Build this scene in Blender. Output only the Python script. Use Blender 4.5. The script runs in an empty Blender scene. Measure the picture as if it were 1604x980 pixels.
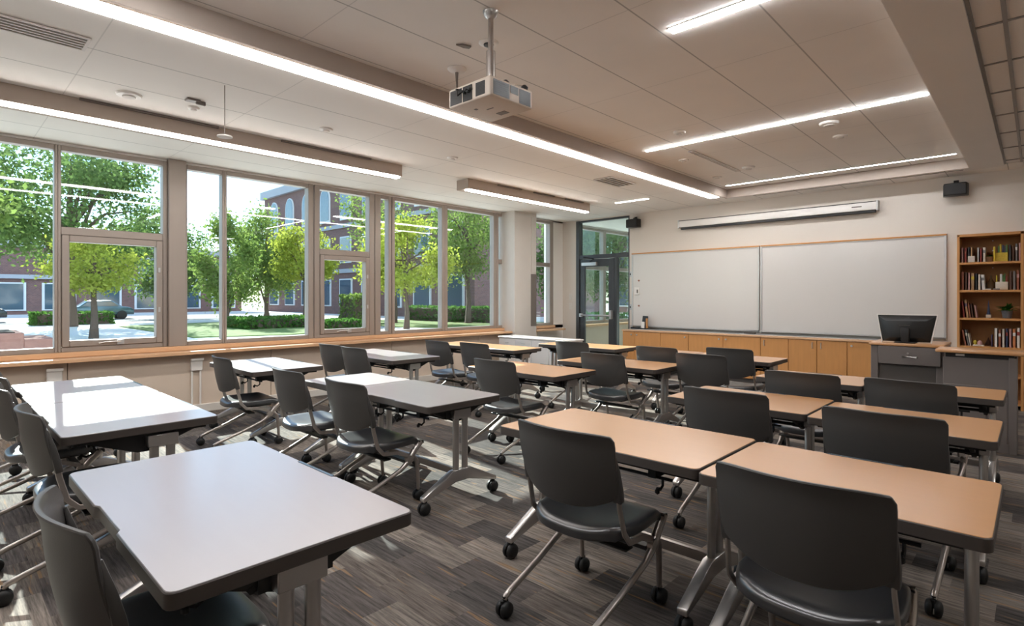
import bpy, bmesh, math, random
from mathutils import Vector, Matrix, Euler
R = random.Random(7)
SC = bpy.context.scene
COL = SC.collection
PI = math.pi

# ------------------------------------------------------------------ materials
def srgb(r, g, b):
    f = lambda c: ((c/255)/12.92 if c/255 <= .04045 else ((c/255+.055)/1.055)**2.4)
    return (f(r), f(g), f(b), 1)

def newmat(name):
    m = bpy.data.materials.new(name); m.use_nodes = True
    nt = m.node_tree
    return m, nt, nt.nodes['Principled BSDF']

def mat(name, col, rough=.5, metal=0., var=0., scale=20., bump=0., spec=.5, stretch=(1, 1, 1), coat=0.):
    m, nt, b = newmat(name)
    b.inputs['Base Color'].default_value = col
    b.inputs['Roughness'].default_value = rough
    b.inputs['Metallic'].default_value = metal
    b.inputs['Specular IOR Level'].default_value = spec
    b.inputs['Coat Weight'].default_value = coat; b.inputs['Coat Roughness'].default_value = .26; b.inputs['Coat IOR'].default_value = 2.0
    if var or bump:
        tc = nt.nodes.new('ShaderNodeTexCoord'); mp = nt.nodes.new('ShaderNodeMapping')
        mp.inputs['Scale'].default_value = stretch
        nz = nt.nodes.new('ShaderNodeTexNoise'); nz.inputs['Scale'].default_value = scale
        nz.inputs['Detail'].default_value = 5
        nt.links.new(tc.outputs['Object'], mp.inputs[0]); nt.links.new(mp.outputs[0], nz.inputs['Vector'])
        if var:
            mx = nt.nodes.new('ShaderNodeMix'); mx.data_type = 'RGBA'
            mx.inputs[6].default_value = tuple(c*(1-var) for c in col[:3])+(1,)
            mx.inputs[7].default_value = tuple(min(1, c*(1+var)) for c in col[:3])+(1,)
            nt.links.new(nz.outputs[0], mx.inputs[0]); nt.links.new(mx.outputs[2], b.inputs['Base Color'])
        if bump:
            bp = nt.nodes.new('ShaderNodeBump'); bp.inputs['Strength'].default_value = bump
            bp.inputs['Distance'].default_value = .01
            nt.links.new(nz.outputs[0], bp.inputs['Height']); nt.links.new(bp.outputs[0], b.inputs['Normal'])
    return m

def emit(name, col, s):
    m, nt, b = newmat(name)
    b.inputs['Base Color'].default_value = (.8, .8, .8, 1)
    b.inputs['Emission Color'].default_value = col
    b.inputs['Emission Strength'].default_value = s
    return m

def glassmat(name, tint=(.93, .97, .96, 1), refl=1.0):
    m = bpy.data.materials.new(name); m.use_nodes = True
    nt = m.node_tree; nt.nodes.clear()
    o = nt.nodes.new('ShaderNodeOutputMaterial'); mx = nt.nodes.new('ShaderNodeMixShader')
    t = nt.nodes.new('ShaderNodeBsdfTransparent'); t.inputs[0].default_value = tint
    g = nt.nodes.new('ShaderNodeBsdfGlossy'); g.inputs['Roughness'].default_value = .0
    fr = nt.nodes.new('ShaderNodeFresnel'); fr.inputs[0].default_value = 1.5
    ge = nt.nodes.new('ShaderNodeNewGeometry'); io = nt.nodes.new('ShaderNodeMapRange'); io.inputs[3].default_value = 1.5; io.inputs[4].default_value = 1/1.5
    nt.links.new(ge.outputs['Backfacing'], io.inputs[0]); nt.links.new(io.outputs[0], fr.inputs[0])
    mu = nt.nodes.new('ShaderNodeMath'); mu.operation = 'MULTIPLY'; mu.inputs[1].default_value = refl
    nt.links.new(fr.outputs[0], mu.inputs[0]); nt.links.new(mu.outputs[0], mx.inputs[0])
    nt.links.new(t.outputs[0], mx.inputs[1]); nt.links.new(g.outputs[0], mx.inputs[2])
    nt.links.new(mx.outputs[0], o.inputs[0])
    return m

def leafmat(name, c1, c2):
    m = bpy.data.materials.new(name); m.use_nodes = True
    nt = m.node_tree; nt.nodes.clear()
    o = nt.nodes.new('ShaderNodeOutputMaterial'); mx = nt.nodes.new('ShaderNodeMixShader'); mx.inputs[0].default_value = .55
    d = nt.nodes.new('ShaderNodeBsdfDiffuse'); t = nt.nodes.new('ShaderNodeBsdfTranslucent')
    tc = nt.nodes.new('ShaderNodeTexCoord'); nz = nt.nodes.new('ShaderNodeTexNoise'); nz.inputs['Scale'].default_value = 1.4
    nz.inputs['Detail'].default_value = 6
    cr = nt.nodes.new('ShaderNodeMix'); cr.data_type = 'RGBA'
    cr.inputs[6].default_value = c1; cr.inputs[7].default_value = c2
    nt.links.new(tc.outputs['Object'], nz.inputs['Vector']); nt.links.new(nz.outputs[0], cr.inputs[0])
    nt.links.new(cr.outputs[2], d.inputs[0]); nt.links.new(cr.outputs[2], t.inputs[0])
    nt.links.new(d.outputs[0], mx.inputs[1]); nt.links.new(t.outputs[0], mx.inputs[2]); nt.links.new(mx.outputs[0], o.inputs[0])
    return m

def N(nt, kind, **kw):
    n = nt.nodes.new(kind)
    for k, v in kw.items():
        if k.startswith('i'): n.inputs[int(k[1:])].default_value = v
        else: setattr(n, k, v)
    return n

def math_n(nt, op, a, b=None):
    n = nt.nodes.new('ShaderNodeMath'); n.operation = op
    for i, v in enumerate((a, b)):
        if v is None: continue
        if isinstance(v, (int, float)): n.inputs[i].default_value = v
        else: nt.links.new(v, n.inputs[i])
    return n.outputs[0]

def carpet():
    # plank carpet tiles, each 1 m x 0.25 m, long side along the room's width, streaked grey, brown and ochre yarn
    m, nt, b = newmat('carpet planks'); L = nt.links
    tc = N(nt, 'ShaderNodeTexCoord'); sp = N(nt, 'ShaderNodeSeparateXYZ'); L.new(tc.outputs['Object'], sp.inputs[0])
    rowf = math_n(nt, 'DIVIDE', sp.outputs[1], .2); row = math_n(nt, 'FLOOR', rowf)
    off = math_n(nt, 'FRACT', math_n(nt, 'MULTIPLY', row, .37))
    colf = math_n(nt, 'ADD', math_n(nt, 'DIVIDE', sp.outputs[0], .5), off); cell = math_n(nt, 'FLOOR', colf)
    cx = N(nt, 'ShaderNodeCombineXYZ'); L.new(row, cx.inputs[0]); L.new(cell, cx.inputs[1])
    wn = N(nt, 'ShaderNodeTexWhiteNoise', noise_dimensions='2D'); L.new(cx.outputs[0], wn.inputs['Vector'])
    cr = N(nt, 'ShaderNodeValToRGB'); e = cr.color_ramp; e.interpolation = 'CONSTANT'
    cols = [(0, (74, 70, 68)), (.18, (116, 108, 101)), (.42, (100, 92, 86)), (.62, (128, 119, 111)), (.8, (86, 80, 77))]
    e.elements[0].position = 0; e.elements[0].color = srgb(*cols[0][1]); e.elements[1].position = cols[1][0]; e.elements[1].color = srgb(*cols[1][1])
    for p, c in cols[2:]:
        el = e.elements.new(p); el.color = srgb(*c)
    L.new(wn.outputs['Value'], cr.inputs[0])
    mp = N(nt, 'ShaderNodeMapping'); mp.inputs['Scale'].default_value = (3.6, 60, 1)
    ad = N(nt, 'ShaderNodeVectorMath', operation='MULTIPLY_ADD'); L.new(cx.outputs[0], ad.inputs[0]); ad.inputs[1].default_value = (.37, .71, 0)
    L.new(tc.outputs['Object'], ad.inputs[2]); L.new(ad.outputs[0], mp.inputs[0])
    nz = N(nt, 'ShaderNodeTexNoise'); nz.inputs['Scale'].default_value = 1; nz.inputs['Detail'].default_value = 4; nz.inputs['Roughness'].default_value = .7
    L.new(mp.outputs[0], nz.inputs['Vector'])
    st = N(nt, 'ShaderNodeMapRange'); st.inputs[1].default_value = .3; st.inputs[2].default_value = .7; st.inputs[3].default_value = .3; st.inputs[4].default_value = 1.6
    L.new(nz.outputs[0], st.inputs[0])
    mu = N(nt, 'ShaderNodeMix', data_type='RGBA', blend_type='MULTIPLY'); mu.inputs[0].default_value = 1
    L.new(cr.outputs[0], mu.inputs[6]); L.new(st.outputs[0], mu.inputs[7])
    # ochre yarn streaks
    mp2 = N(nt, 'ShaderNodeMapping'); mp2.inputs['Scale'].default_value = (2.4, 30, 1); L.new(ad.outputs[0], mp2.inputs[0])
    n2 = N(nt, 'ShaderNodeTexNoise'); n2.inputs['Scale'].default_value = 1; n2.inputs['Detail'].default_value = 2; L.new(mp2.outputs[0], n2.inputs['Vector'])
    s2 = N(nt, 'ShaderNodeMapRange'); s2.inputs[1].default_value = .63; s2.inputs[2].default_value = .68; L.new(n2.outputs[0], s2.inputs[0])
    s2m = math_n(nt, 'MULTIPLY', s2.outputs[0], .55)
    m2 = N(nt, 'ShaderNodeMix', data_type='RGBA'); m2.inputs[7].default_value = srgb(150, 116, 78)
    L.new(s2m, m2.inputs[0]); L.new(mu.outputs[2], m2.inputs[6]); L.new(m2.outputs[2], b.inputs['Base Color'])
    b.inputs['Roughness'].default_value = .85; b.inputs['Specular IOR Level'].default_value = .25
    bp = N(nt, 'ShaderNodeBump'); bp.inputs['Strength'].default_value = .35; bp.inputs['Distance'].default_value = .006
    L.new(nz.outputs[0], bp.inputs['Height']); L.new(bp.outputs[0], b.inputs['Normal'])
    return m

def ceilmat(name, col, x0, px, y0, py, wx=.006, wy=.004, dark=.55):
    m, nt, b = newmat(name); L = nt.links
    tc = N(nt, 'ShaderNodeTexCoord'); sp = N(nt, 'ShaderNodeSeparateXYZ'); L.new(tc.outputs['Object'], sp.inputs[0])
    def line(s, o, p, w):
        f = math_n(nt, 'FRACT', math_n(nt, 'ADD', math_n(nt, 'DIVIDE', math_n(nt, 'SUBTRACT', s, o), p), .5))
        return math_n(nt, 'LESS_THAN', math_n(nt, 'ABSOLUTE', math_n(nt, 'SUBTRACT', f, .5)), w/p)
    a = line(sp.outputs[0], x0, px, wx); c = line(sp.outputs[1], y0, py, wy)
    k = math_n(nt, 'MAXIMUM', a, math_n(nt, 'MULTIPLY', c, .45))
    nz = N(nt, 'ShaderNodeTexNoise'); nz.inputs['Scale'].default_value = 1.3; nz.inputs['Detail'].default_value = 3
    L.new(tc.outputs['Object'], nz.inputs['Vector'])
    v = N(nt, 'ShaderNodeMix', data_type='RGBA'); v.inputs[6].default_value = tuple(q*.93 for q in col[:3])+(1,); v.inputs[7].default_value = tuple(min(1, q*1.06) for q in col[:3])+(1,)
    L.new(nz.outputs[0], v.inputs[0])
    mx = N(nt, 'ShaderNodeMix', data_type='RGBA'); mx.inputs[7].default_value = tuple(q*dark for q in col[:3])+(1,)
    L.new(k, mx.inputs[0]); L.new(v.outputs[2], mx.inputs[6]); L.new(mx.outputs[2], b.inputs['Base Color'])
    b.inputs['Roughness'].default_value = .8
    return m

def brickmat(name, c1, c2, mortar, scale=1.0):
    m, nt, b = newmat(name); L = nt.links
    tc = N(nt, 'ShaderNodeTexCoord'); br = N(nt, 'ShaderNodeTexBrick')
    sp = N(nt, 'ShaderNodeSeparateXYZ'); L.new(tc.outputs['Object'], sp.inputs[0])
    cb = N(nt, 'ShaderNodeCombineXYZ'); L.new(math_n(nt, 'ADD', sp.outputs[0], sp.outputs[1]), cb.inputs[0]); L.new(sp.outputs[2], cb.inputs[1])
    L.new(cb.outputs[0], br.inputs['Vector'])
    br.inputs['Color1'].default_value = c1; br.inputs['Color2'].default_value = c2; br.inputs['Mortar'].default_value = mortar
    br.inputs['Scale'].default_value = 2.2*scale; br.inputs['Mortar Size'].default_value = .015
    L.new(br.outputs['Color'], b.inputs['Base Color']); b.inputs['Roughness'].default_value = .9
    return m

M = {}
M['carpet'] = carpet()
M['ceil'] = ceilmat('ceiling panels', srgb(236, 232, 227), -4.25, .66, .82, 1.3)
M['ceil_tray'] = ceilmat('tray ceiling panels', srgb(236, 231, 226), -.67, .66, .6, 1.32)
M['soffit'] = mat('painted soffit', srgb(226, 222, 218), .85, var=.03, scale=2)
M['beam'] = mat('taupe painted bulkhead', srgb(178, 165, 154), .8, var=.06, scale=2)
M['tile'] = mat('mineral ceiling tile', srgb(232, 229, 226), .9, var=.04, scale=60, bump=.1)
M['tgrid'] = mat('ceiling grid bar', srgb(150, 147, 145), .6)
M['wall'] = mat('warm white wall paint', srgb(222, 214, 205), .8, var=.02, scale=2)
M['wallw'] = mat('white wall paint', srgb(246, 243, 238), .8, var=.02, scale=2)
M['panel'] = mat('beige radiator panel', srgb(212, 196, 180), .6, var=.05, scale=1.5)
M['base'] = mat('white baseboard', srgb(222, 218, 212), .5)
M['frame'] = mat('bronze grey window aluminium', srgb(160, 149, 141), .42, .25, var=.05, scale=4)
M['framed'] = mat('dark grey door aluminium', srgb(72, 74, 77), .4, .3)
M['pillar'] = mat('grey painted pillar', srgb(206, 201, 195), .7, var=.07, scale=2.5)
M['plate'] = mat('grey metal cover plate', srgb(120, 112, 106), .5, .2)
M['sill'] = mat('oak sill', srgb(214, 172, 134), .4, var=.12, scale=3, stretch=(8, .6, 8), spec=.45)
M['wood'] = mat('orange oak veneer', srgb(205, 146, 86), .45, var=.12, scale=4, stretch=(6, 6, .7))
M['woodback'] = mat('bookcase back panel', srgb(158, 108, 60), .6, var=.1, scale=4, stretch=(6, 6, .7))
M['lam'] = mat('maple laminate', srgb(204, 150, 98), .42, var=.04, scale=2.2, stretch=(.8, 9, 1), spec=.35, coat=.8)
M['lam_glare'] = mat('pale laminate with window glare', srgb(162, 153, 156), .4, var=.03, scale=2.2, stretch=(.8, 9, 1), spec=.35, coat=.7)  # window glare partly put into the grey colour; other tops stay maple
M['band'] = mat('taupe rubber edge band', srgb(74, 67, 63), .45)
M['chair'] = mat('charcoal grey plastic', srgb(70, 68, 67), .44, var=.03, scale=200, bump=.04)
M['seat'] = mat('dark charcoal seat', srgb(46, 47, 50), .36, spec=.5, coat=.5)
M['chrome'] = mat('satin aluminium', srgb(200, 197, 195), .3, .92)
M['tube'] = mat('silver painted steel', srgb(176, 168, 162), .33, .75)
M['black'] = mat('black plastic', srgb(24, 24, 25), .4)
M['blackm'] = mat('black matt metal', srgb(30, 29, 30), .6)
M['wheel'] = mat('black rubber wheel', srgb(20, 20, 21), .55)
M['flap'] = mat('smoky blue plastic flap', srgb(70, 88, 104), .25)
M['board'] = mat('whiteboard enamel', srgb(216, 213, 210), .16, spec=.55)
M['alu'] = mat('aluminium trim', srgb(200, 200, 200), .35, .7)
M['white'] = mat('white plastic', srgb(235, 232, 228), .45)
M['offwhite'] = mat('cream plastic projector shell', srgb(214, 200, 186), .5)
M['grey'] = mat('grey laminate', srgb(112, 104, 100), .5, var=.04, scale=6)
M['greyd'] = mat('dark grey laminate', srgb(84, 78, 74), .55, var=.04, scale=6)
M['light'] = emit('lit diffuser', (1, .955, .91, 1), 12.)
M['lightc'] = emit('lit cross strip diffuser', (.98, .985, 1, 1), 36.)
M['light_fill'] = emit('added fill panel', (1, .985, .97, 1), 12.)  # emission of the added fill panels
M['lightb'] = emit('lit bulkhead diffuser', (1, .955, .91, 1), 19.)
M['glass'] = glassmat('window glass', (.90, .965, .965, 1), .9)
M['pageW'] = mat('book pages', srgb(225, 215, 200), .8)
M['green'] = leafmat('plant leaves', srgb(40, 84, 34), srgb(76, 130, 52))
M['soil'] = mat('soil', srgb(52, 40, 30), .95)
M['bark'] = mat('bark', srgb(86, 70, 58), .9, var=.2, scale=8, bump=.4, stretch=(3, 3, .6))
M['leafA'] = leafmat('leaves deep green', srgb(68, 98, 58), srgb(130, 154, 84))
M['leafB'] = leafmat('leaves yellow green', srgb(130, 150, 56), srgb(192, 194, 86))
M['leafC'] = leafmat('leaves mid green', srgb(88, 118, 62), srgb(150, 168, 86))
M['hedge'] = leafmat('hedge leaves', srgb(52, 92, 44), srgb(104, 146, 64))
M['conc'] = mat('pale concrete paving', srgb(222, 217, 208), .9, var=.06, scale=.6)
M['asph'] = mat('asphalt', srgb(110, 110, 112), .9, var=.08, scale=2)
M['grass'] = mat('lawn', srgb(106, 124, 62), .95, var=.25, scale=3)
M['brick'] = brickmat('red brick', srgb(128, 92, 86), srgb(108, 78, 76), srgb(140, 124, 118))
M['stone'] = mat('grey stone cornice', srgb(170, 172, 178), .8, var=.05, scale=2)
M['trimw'] = mat('white painted trim', srgb(222, 224, 226), .6)
M['pane'] = mat('dark window pane', srgb(62, 88, 104), .08, spec=.9)
M['carp'] = mat('teal car paint', srgb(52, 96, 108), .2, .3, coat=.6)
M['card'] = mat('dark car paint', srgb(38, 42, 50), .2, .3, coat=.6)
M['terra'] = mat('red brick planter', srgb(164, 116, 98), .9, var=.2, scale=6)

# ------------------------------------------------------------------ mesh builder
class MB:
    def __init__(s): s.v = []; s.f = []; s.m = []
    def add(s, vs, fs, mi=0):
        b = len(s.v); s.v += [Vector(v) for v in vs]
        for f in fs: s.f.append([b+i for i in f]); s.m.append(mi)
        return s
    def box(s, a, b, mi=0, rot=None, piv=None):
        x0, y0, z0 = a; x1, y1, z1 = b
        vs = [Vector(p) for p in ((x0, y0, z0), (x1, y0, z0), (x1, y1, z0), (x0, y1, z0), (x0, y0, z1), (x1, y0, z1), (x1, y1, z1), (x0, y1, z1))]
        if rot is not None:
            c = Vector(piv) if piv is not None else (Vector(a)+Vector(b))/2
            mt = Euler(rot).to_matrix(); vs = [c+mt@(v-c) for v in vs]
        return s.add(vs, [(0, 3, 2, 1), (4, 5, 6, 7), (0, 1, 5, 4), (1, 2, 6, 5), (2, 3, 7, 6), (3, 0, 4, 7)], mi)
    def tube(s, pts, r, n=8, flat=1.0, mi=0, up=(1, 0, 0), square=False):
        pts = [Vector(p) for p in pts]; k = len(pts)
        rs = r if isinstance(r, (list, tuple)) else [r]*k
        rings = []
        for i, p in enumerate(pts):
            t = (pts[min(i+1, k-1)]-pts[max(i-1, 0)]).normalized()
            a = Vector(up); a = a-t*a.dot(t)
            if a.length < 1e-4: a = Vector((0, 1, 0)); a = a-t*a.dot(t)
            a.normalize(); b = t.cross(a)
            ring = []
            for j in range(n):
                if square: an = PI/4+PI/2*j; q = 1.414
                else: an = 2*PI*j/n; q = 1
                ring.append(p+a*math.cos(an)*rs[i]*flat*q+b*math.sin(an)*rs[i]*q)
            rings.append(ring)
        vs = [v for rg in rings for v in rg]
        fs = []
        for i in range(k-1):
            for j in range(n):
                fs.append((i*n+j, i*n+(j+1) % n, (i+1)*n+(j+1) % n, (i+1)*n+j))
        fs.append(tuple(range(n))[::-1]); fs.append(tuple((k-1)*n+j for j in range(n)))
        return s.add(vs, fs, mi)
    def bar(s, pts, w, h, mi=0, up=(1, 0, 0)):   # rectangular section, w along up, h across
        return s.tube(pts, h/2, 4, w/h, mi, up, True)
    def lathe(s, prof, n=16, c=(0, 0, 0), mi=0, axis='z'):
        vs = []; fs = []; k = len(prof)
        for r, z in prof:
            for j in range(n):
                a = 2*PI*j/n; x, y = r*math.cos(a), r*math.sin(a)
                p = (x, y, z) if axis == 'z' else ((z, x, y) if axis == 'x' else (x, z, y))
                vs.append(Vector(p)+Vector(c))
        for i in range(k-1):
            for j in range(n): fs.append((i*n+j, i*n+(j+1) % n, (i+1)*n+(j+1) % n, (i+1)*n+j))
        fs.append(tuple(range(n))[::-1]); fs.append(tuple((k-1)*n+j for j in range(n)))
        return s.add(vs, fs, mi)
    def prism(s, poly, z0, z1, mi=0, plane='xy'):
        n = len(poly)
        P = {'xy': lambda u, w, t: (u, w, t), 'yz': lambda u, w, t: (t, u, w), 'xz': lambda u, w, t: (u, t, w)}[plane]
        vs = [P(u, w, z0) for u, w in poly]+[P(u, w, z1) for u, w in poly]
        fs = [tuple(range(n))[::-1], tuple(range(n, 2*n))]+[(i, (i+1) % n, n+(i+1) % n, n+i) for i in range(n)]
        return s.add(vs, fs, mi)
    def shell(s, f, nu, nv, th, mi=0):      # closed shell: f(u,v) -> (point, normal)
        top = []; bot = []
        for j in range(nv+1):
            for i in range(nu+1):
                p, nrm = f(i/nu, j/nv); p = Vector(p); nrm = Vector(nrm).normalized()
                top.append(p); bot.append(p-nrm*th)
        n = len(top); w = nu+1; fs = []
        for j in range(nv):
            for i in range(nu):
                a = j*w+i; fs.append((a, a+1, a+1+w, a+w)); fs.append((n+a, n+a+w, n+a+1+w, n+a+1))
        for i in range(nu):
            fs.append((i, n+i, n+i+1, i+1)); a = nv*w+i; fs.append((a, a+1, n+a+1, n+a))
        for j in range(nv):
            a = j*w; fs.append((a, a+w, n+a+w, n+a)); a = j*w+nu; fs.append((a, n+a, n+a+w, a+w))
        return s.add(top+bot, fs, mi)
    def build(s, name, mats, parent=None, loc=(0, 0, 0), rz=0, bevel=0, seg=1, smooth=True, ang=38):
        if not isinstance(mats, (list, tuple)): mats = [mats]
        me = bpy.data.meshes.new(name); bm = bmesh.new()
        vs = [bm.verts.new(v) for v in s.v]
        for f, mi in zip(s.f, s.m):
            try:
                fc = bm.faces.new([vs[i] for i in f]); fc.material_index = mi
            except ValueError: pass
        bmesh.ops.recalc_face_normals(bm, faces=bm.faces)
        if bevel:
            ed = [e for e in bm.edges if len(e.link_faces) == 2 and e.calc_face_angle(0) > .6]
            bmesh.ops.bevel(bm, geom=ed, offset=bevel, segments=seg, affect='EDGES', clamp_overlap=True, profile=.5)
        lim = math.radians(ang)
        for e in bm.edges:
            if len(e.link_faces) == 2 and e.calc_face_angle(0) > lim: e.smooth = False
        for f in bm.faces: f.smooth = smooth
        bm.to_mesh(me); bm.free()
        for m in mats: me.materials.append(m)
        o = bpy.data.objects.new(name, me); COL.objects.link(o)
        if parent: o.parent = parent
        o.location = loc; o.rotation_euler = (0, 0, rz)
        return o

def tag(o, label=None, cat=None, group=None, kind=None):
    if label: o['label'] = label
    if cat: o['category'] = cat
    if group: o['group'] = group
    if kind: o['kind'] = kind
    return o
def thing(name, label, cat, loc=(0, 0, 0), rz=0, group=None):
    o = bpy.data.objects.new(name, None); COL.objects.link(o); o.empty_display_size = .1
    o.location = loc; o.rotation_euler = (0, 0, rz)
    return tag(o, label, cat, group)
def struct(name, mb, m, **kw):
    return tag(mb.build(name, m, **kw), kind='structure')
def kids(o): return [c for c in COL.objects if c.parent == o]
def copy_tree(o, parent=None):
    c = o.copy(); COL.objects.link(c)
    if parent: c.parent = parent
    for ch in kids(o): copy_tree(ch, c)
    return c

# ------------------------------------------------------------------ room numbers
XW, YF, XR, YR = -8.15, 10.35, 3.2, -3.6      # window wall, front wall, right wall, rear wall
ZB, ZA = 3.28, 3.43                            # low ceiling, tray ceiling
TX0, TX1, TY1 = -4.06, -.67, 9.86              # tray
CZ = 17.0                                      # far end of the glazed passage beyond the door

struct('floor', MB().box((XW, YR, -.1), (XR, CZ, 0)), M['carpet'])
c = MB()
c.box((XW-.1, YR, ZB), (-4.25, YF+.1, ZB+.3)); c.box((-4.25, 9.62, ZB), (-4.06, YF+.1, ZB+.3))
c.box((TX0, TY1, ZB), (XR, YF+.1, ZB+.3)); c.box((-4.25, YR, ZB+.1), (TX0, 9.62, ZB+.3))
struct('ceiling', c, M['ceil'], smooth=False)
struct('ceiling_tray', MB().box((TX0, YR, ZA), (TX1, TY1, ZA+.15)), M['ceil_tray'], smooth=False)
struct('trim_1', MB().box((TX0, YR, ZB-.002), (TX0+.03, TY1, ZA)).box((TX0, TY1-.02, ZB), (TX1, TY1, ZA)), M['beam'], smooth=False)
struct('ceiling_soffit', MB().box((TX1, YR, ZB-.03), (-.32, TY1, ZA+.1)), M['soffit'], smooth=False)
struct('ceiling_tiles', MB().box((-.32, YR, ZB+.005), (XR, TY1, ZB+.15)), M['tile'], smooth=False)
g = MB()
for x in (-.31, -.15, .45, 1.05, 1.65, 2.25):
    g.box((x-.012, YR, ZB-.006), (x+.012, TY1, ZB+.006))
for k in range(17):
    y = 9.72-.81*(k+.1); g.box((-.31, y-.009, ZB-.004), (XR, y+.009, ZB+.006))
g.box((-.325, 4.6, ZB-.014), (-.31, 8.9, ZB+.002))
struct('trim_2', g, M['tgrid'], smooth=False)
# small gap line of the front band
struct('trim_3', MB().box((-3.6, TY1+.06, ZB-.004), (-.75, TY1+.085, ZB+.002)), M['plate'], smooth=False)

# window wall: low wall, head, ends
w = MB()
w.box((XW-.25, YR, -.1), (XW, CZ, .87)); w.box((XW-.25, YR, 3.25), (XW, CZ, 3.6)); w.box((XW-.25, YR, .8), (XW, -1.6, 3.3))
w.box((XW-.25, 9.96, .8), (XW, YF+.12, 3.3)); w.box((XW-.25, 15.6, .8), (XW, CZ, 3.3))
struct('wall_window', w, M['wallw'], smooth=False)
struct('wall_rear', MB().box((XW, YR-.15, 0), (XR, YR, 3.6)), M['wall'], smooth=False)
struct('wall_right', MB().box((XR, YR-.15, 0), (XR+.15, CZ, 3.6)), M['wall'], smooth=False)
DX0, DX1 = -7.75, -6.34                         # glazed door opening in the front wall
fw = MB().box((XW, YF, 0), (DX0, YF+.14, ZB)).box((DX1, YF, 0), (XR, YF+.14, ZB+.3)).box((DX0, YF, ZB-.02), (DX1, YF+.14, ZB+.3))
struct('wall_front', fw, M['wall'], smooth=False)
# passage beyond the door
struct('ceiling_passage', MB().box((XW, YF+.14, ZB), (-4.6, CZ, ZB+.2)), M['wallw'], smooth=False)
struct('wall_passage', MB().box((-4.6, YF+.14, 0), (-4.45, CZ, ZB+.2)).box((XW, CZ-.15, 0), (-4.45, CZ, ZB)), M['wallw'], smooth=False)
# beige radiator panels under the sill, with seams
p = MB(); y = -1.6
for L_ in (1.15, 1.55, 2.3, 2.05, 2.05, 1.75):
    p.box((XW-.01, y+.004, .1), (XW+.16, min(y+L_, 9.9)-.004, .775)); y += L_
struct('wall_radiator_panels', p, M['panel'], smooth=False, bevel=.004)
struct('baseboard_window', MB().box((XW, -3, 0), (XW+.2, 7.7, .105)), M['base'], bevel=.006)
struct('trim_4', MB().box((XW-.02, -1.8, .815), (XW+.1, 8.27, .872)).box((XW-.02, 8.96, .815), (XW+.1, 9.95, .872)), M['sill'], bevel=.004)
struct('trim_5', MB().box((XW-.02, -1.8, .772), (XW+.33, 8.27, .812)).box((XW, 8.96, .76), (XW+.28, 10.1, .8)), M['sill'], bevel=.004)
struct('trim_6', MB().box((XW-.02, 10.5, .80), (XW+.3, 15.6, .85)), M['sill'], bevel=.004)
struct('wall_passage_panel', MB().box((XW, 10.5, 0), (XW+.2, 15.6, .8)), M['panel'], smooth=False)

# window units
Z0, Z1 = .872, 3.25
FX0, FX1 = XW-.1, XW+.03
def rect_frame(mb, y0, y1, z0, z1, wl, wr, wb, wt, x0=FX0, x1=FX1):
    mb.box((x0, y0-wl, z0), (x1, y0, z1)); mb.box((x0, y1, z0), (x1, y1+wr, z1))
    mb.box((x0+.001, y0, z0), (x1-.001, y1, z0+wb)); mb.box((x0+.001, y0, z1-wt), (x1-.001, y1, z1))
def window(n, y0, y1, wl, wr, transom=None, sash=False):
    f = MB(); rect_frame(f, y0, y1, Z0, Z1, wl, wr, .055, .06)
    if transom: f.box((FX0+.002, y0, transom-.045), (FX1-.002, y1, transom+.045))
    o = struct('window_%d' % n, f, M['frame'], bevel=.005)
    if not transom:
        MB().box((XW-.045, y0-.01, Z0+.04), (XW-.037, y1+.01, Z1-.05)).build('glass_pane', M['glass'], o)
        return o
    MB().box((XW-.045, y0-.01, transom+.03), (XW-.037, y1+.01, Z1-.05)).build('glass_pane', M['glass'], o)
    if sash:
        s = MB(); rect_frame(s, y0+.075, y1-.075, Z0+.058, transom-.048, .07, .07, .07, .075, FX0+.02, FX1+.012)
        so = s.build('sash', M['frame'], o, bevel=.006)
        MB().box((XW-.045, y0+.07, Z0+.12), (XW-.037, y1-.07, transom-.11)).build('sash_glass', M['glass'], so)
        ym = (y0+y1)/2
        h = MB().tube([(FX1+.015, ym-.16, Z0+.085), (FX1+.03, ym-.1, Z0+.1), (FX1+.03, ym+.05, Z0+.1)], .008, 6)
        h.box((FX1+.01, ym+.02, Z0+.065), (FX1+.03, ym+.09, Z0+.12)); h.build('crank_handle', M['alu'], so)
        lk = MB()
        for zz in (1.35, 1.85): lk.box((FX1+.012, y1-.06, zz-.03), (FX1+.025, y1-.035, zz+.03))
        lk.build('latch', M['alu'], so)
    else:
        MB().box((XW-.045, y0-.01, Z0+.04), (XW-.037, y1+.01, transom-.03)).build('glass_pane', M['glass'], o)
    return o
window(1, -1.55, 1.0, .05, .03)
window(2, 1.06, 2.08, .03, .05, 2.27, True)
window(3, 2.36, 2.79, .03, .03)
window(4, 2.85, 4.03, .03, .08)
window(5, 4.215, 5.10, .085, .10, 2.22, True)
window(6, 5.32, 5.48, .11, .06)
window(7, 5.61, 6.66, .06, .07)
window(8, 6.80, 8.03, .07, .07)
window(9, 8.17, 8.9, .07, .05, 2.25)
window(10, 9.0, 9.84, .05, .12, 2.25)
window(11, 10.55, 12.0, .05, .06, 2.25)
window(12, 12.12, 13.6, .06, .06, 2.25)
window(13, 13.72, 15.5, .06, .1, 2.25)
struct('column_mullion', MB().box((XW-.12, 2.131, .872), (XW+.09, 2.33, ZB)), M['frame'], bevel=.006)
pc = struct('column', MB().box((XW-.1, 8.27, 0), (-7.76, 8.95, ZB)), M['pillar'], bevel=.006)
MB().box((-7.765, 8.78, 2.02), (-7.745, 8.93, 3.2)).build('cover_plate', M['pillar'], pc, bevel=.003)
MB().box((-7.765, 8.77, .9), (-7.745, 8.935, 2.0)).build('cover_plate', M['plate'], pc, bevel=.003)

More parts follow.
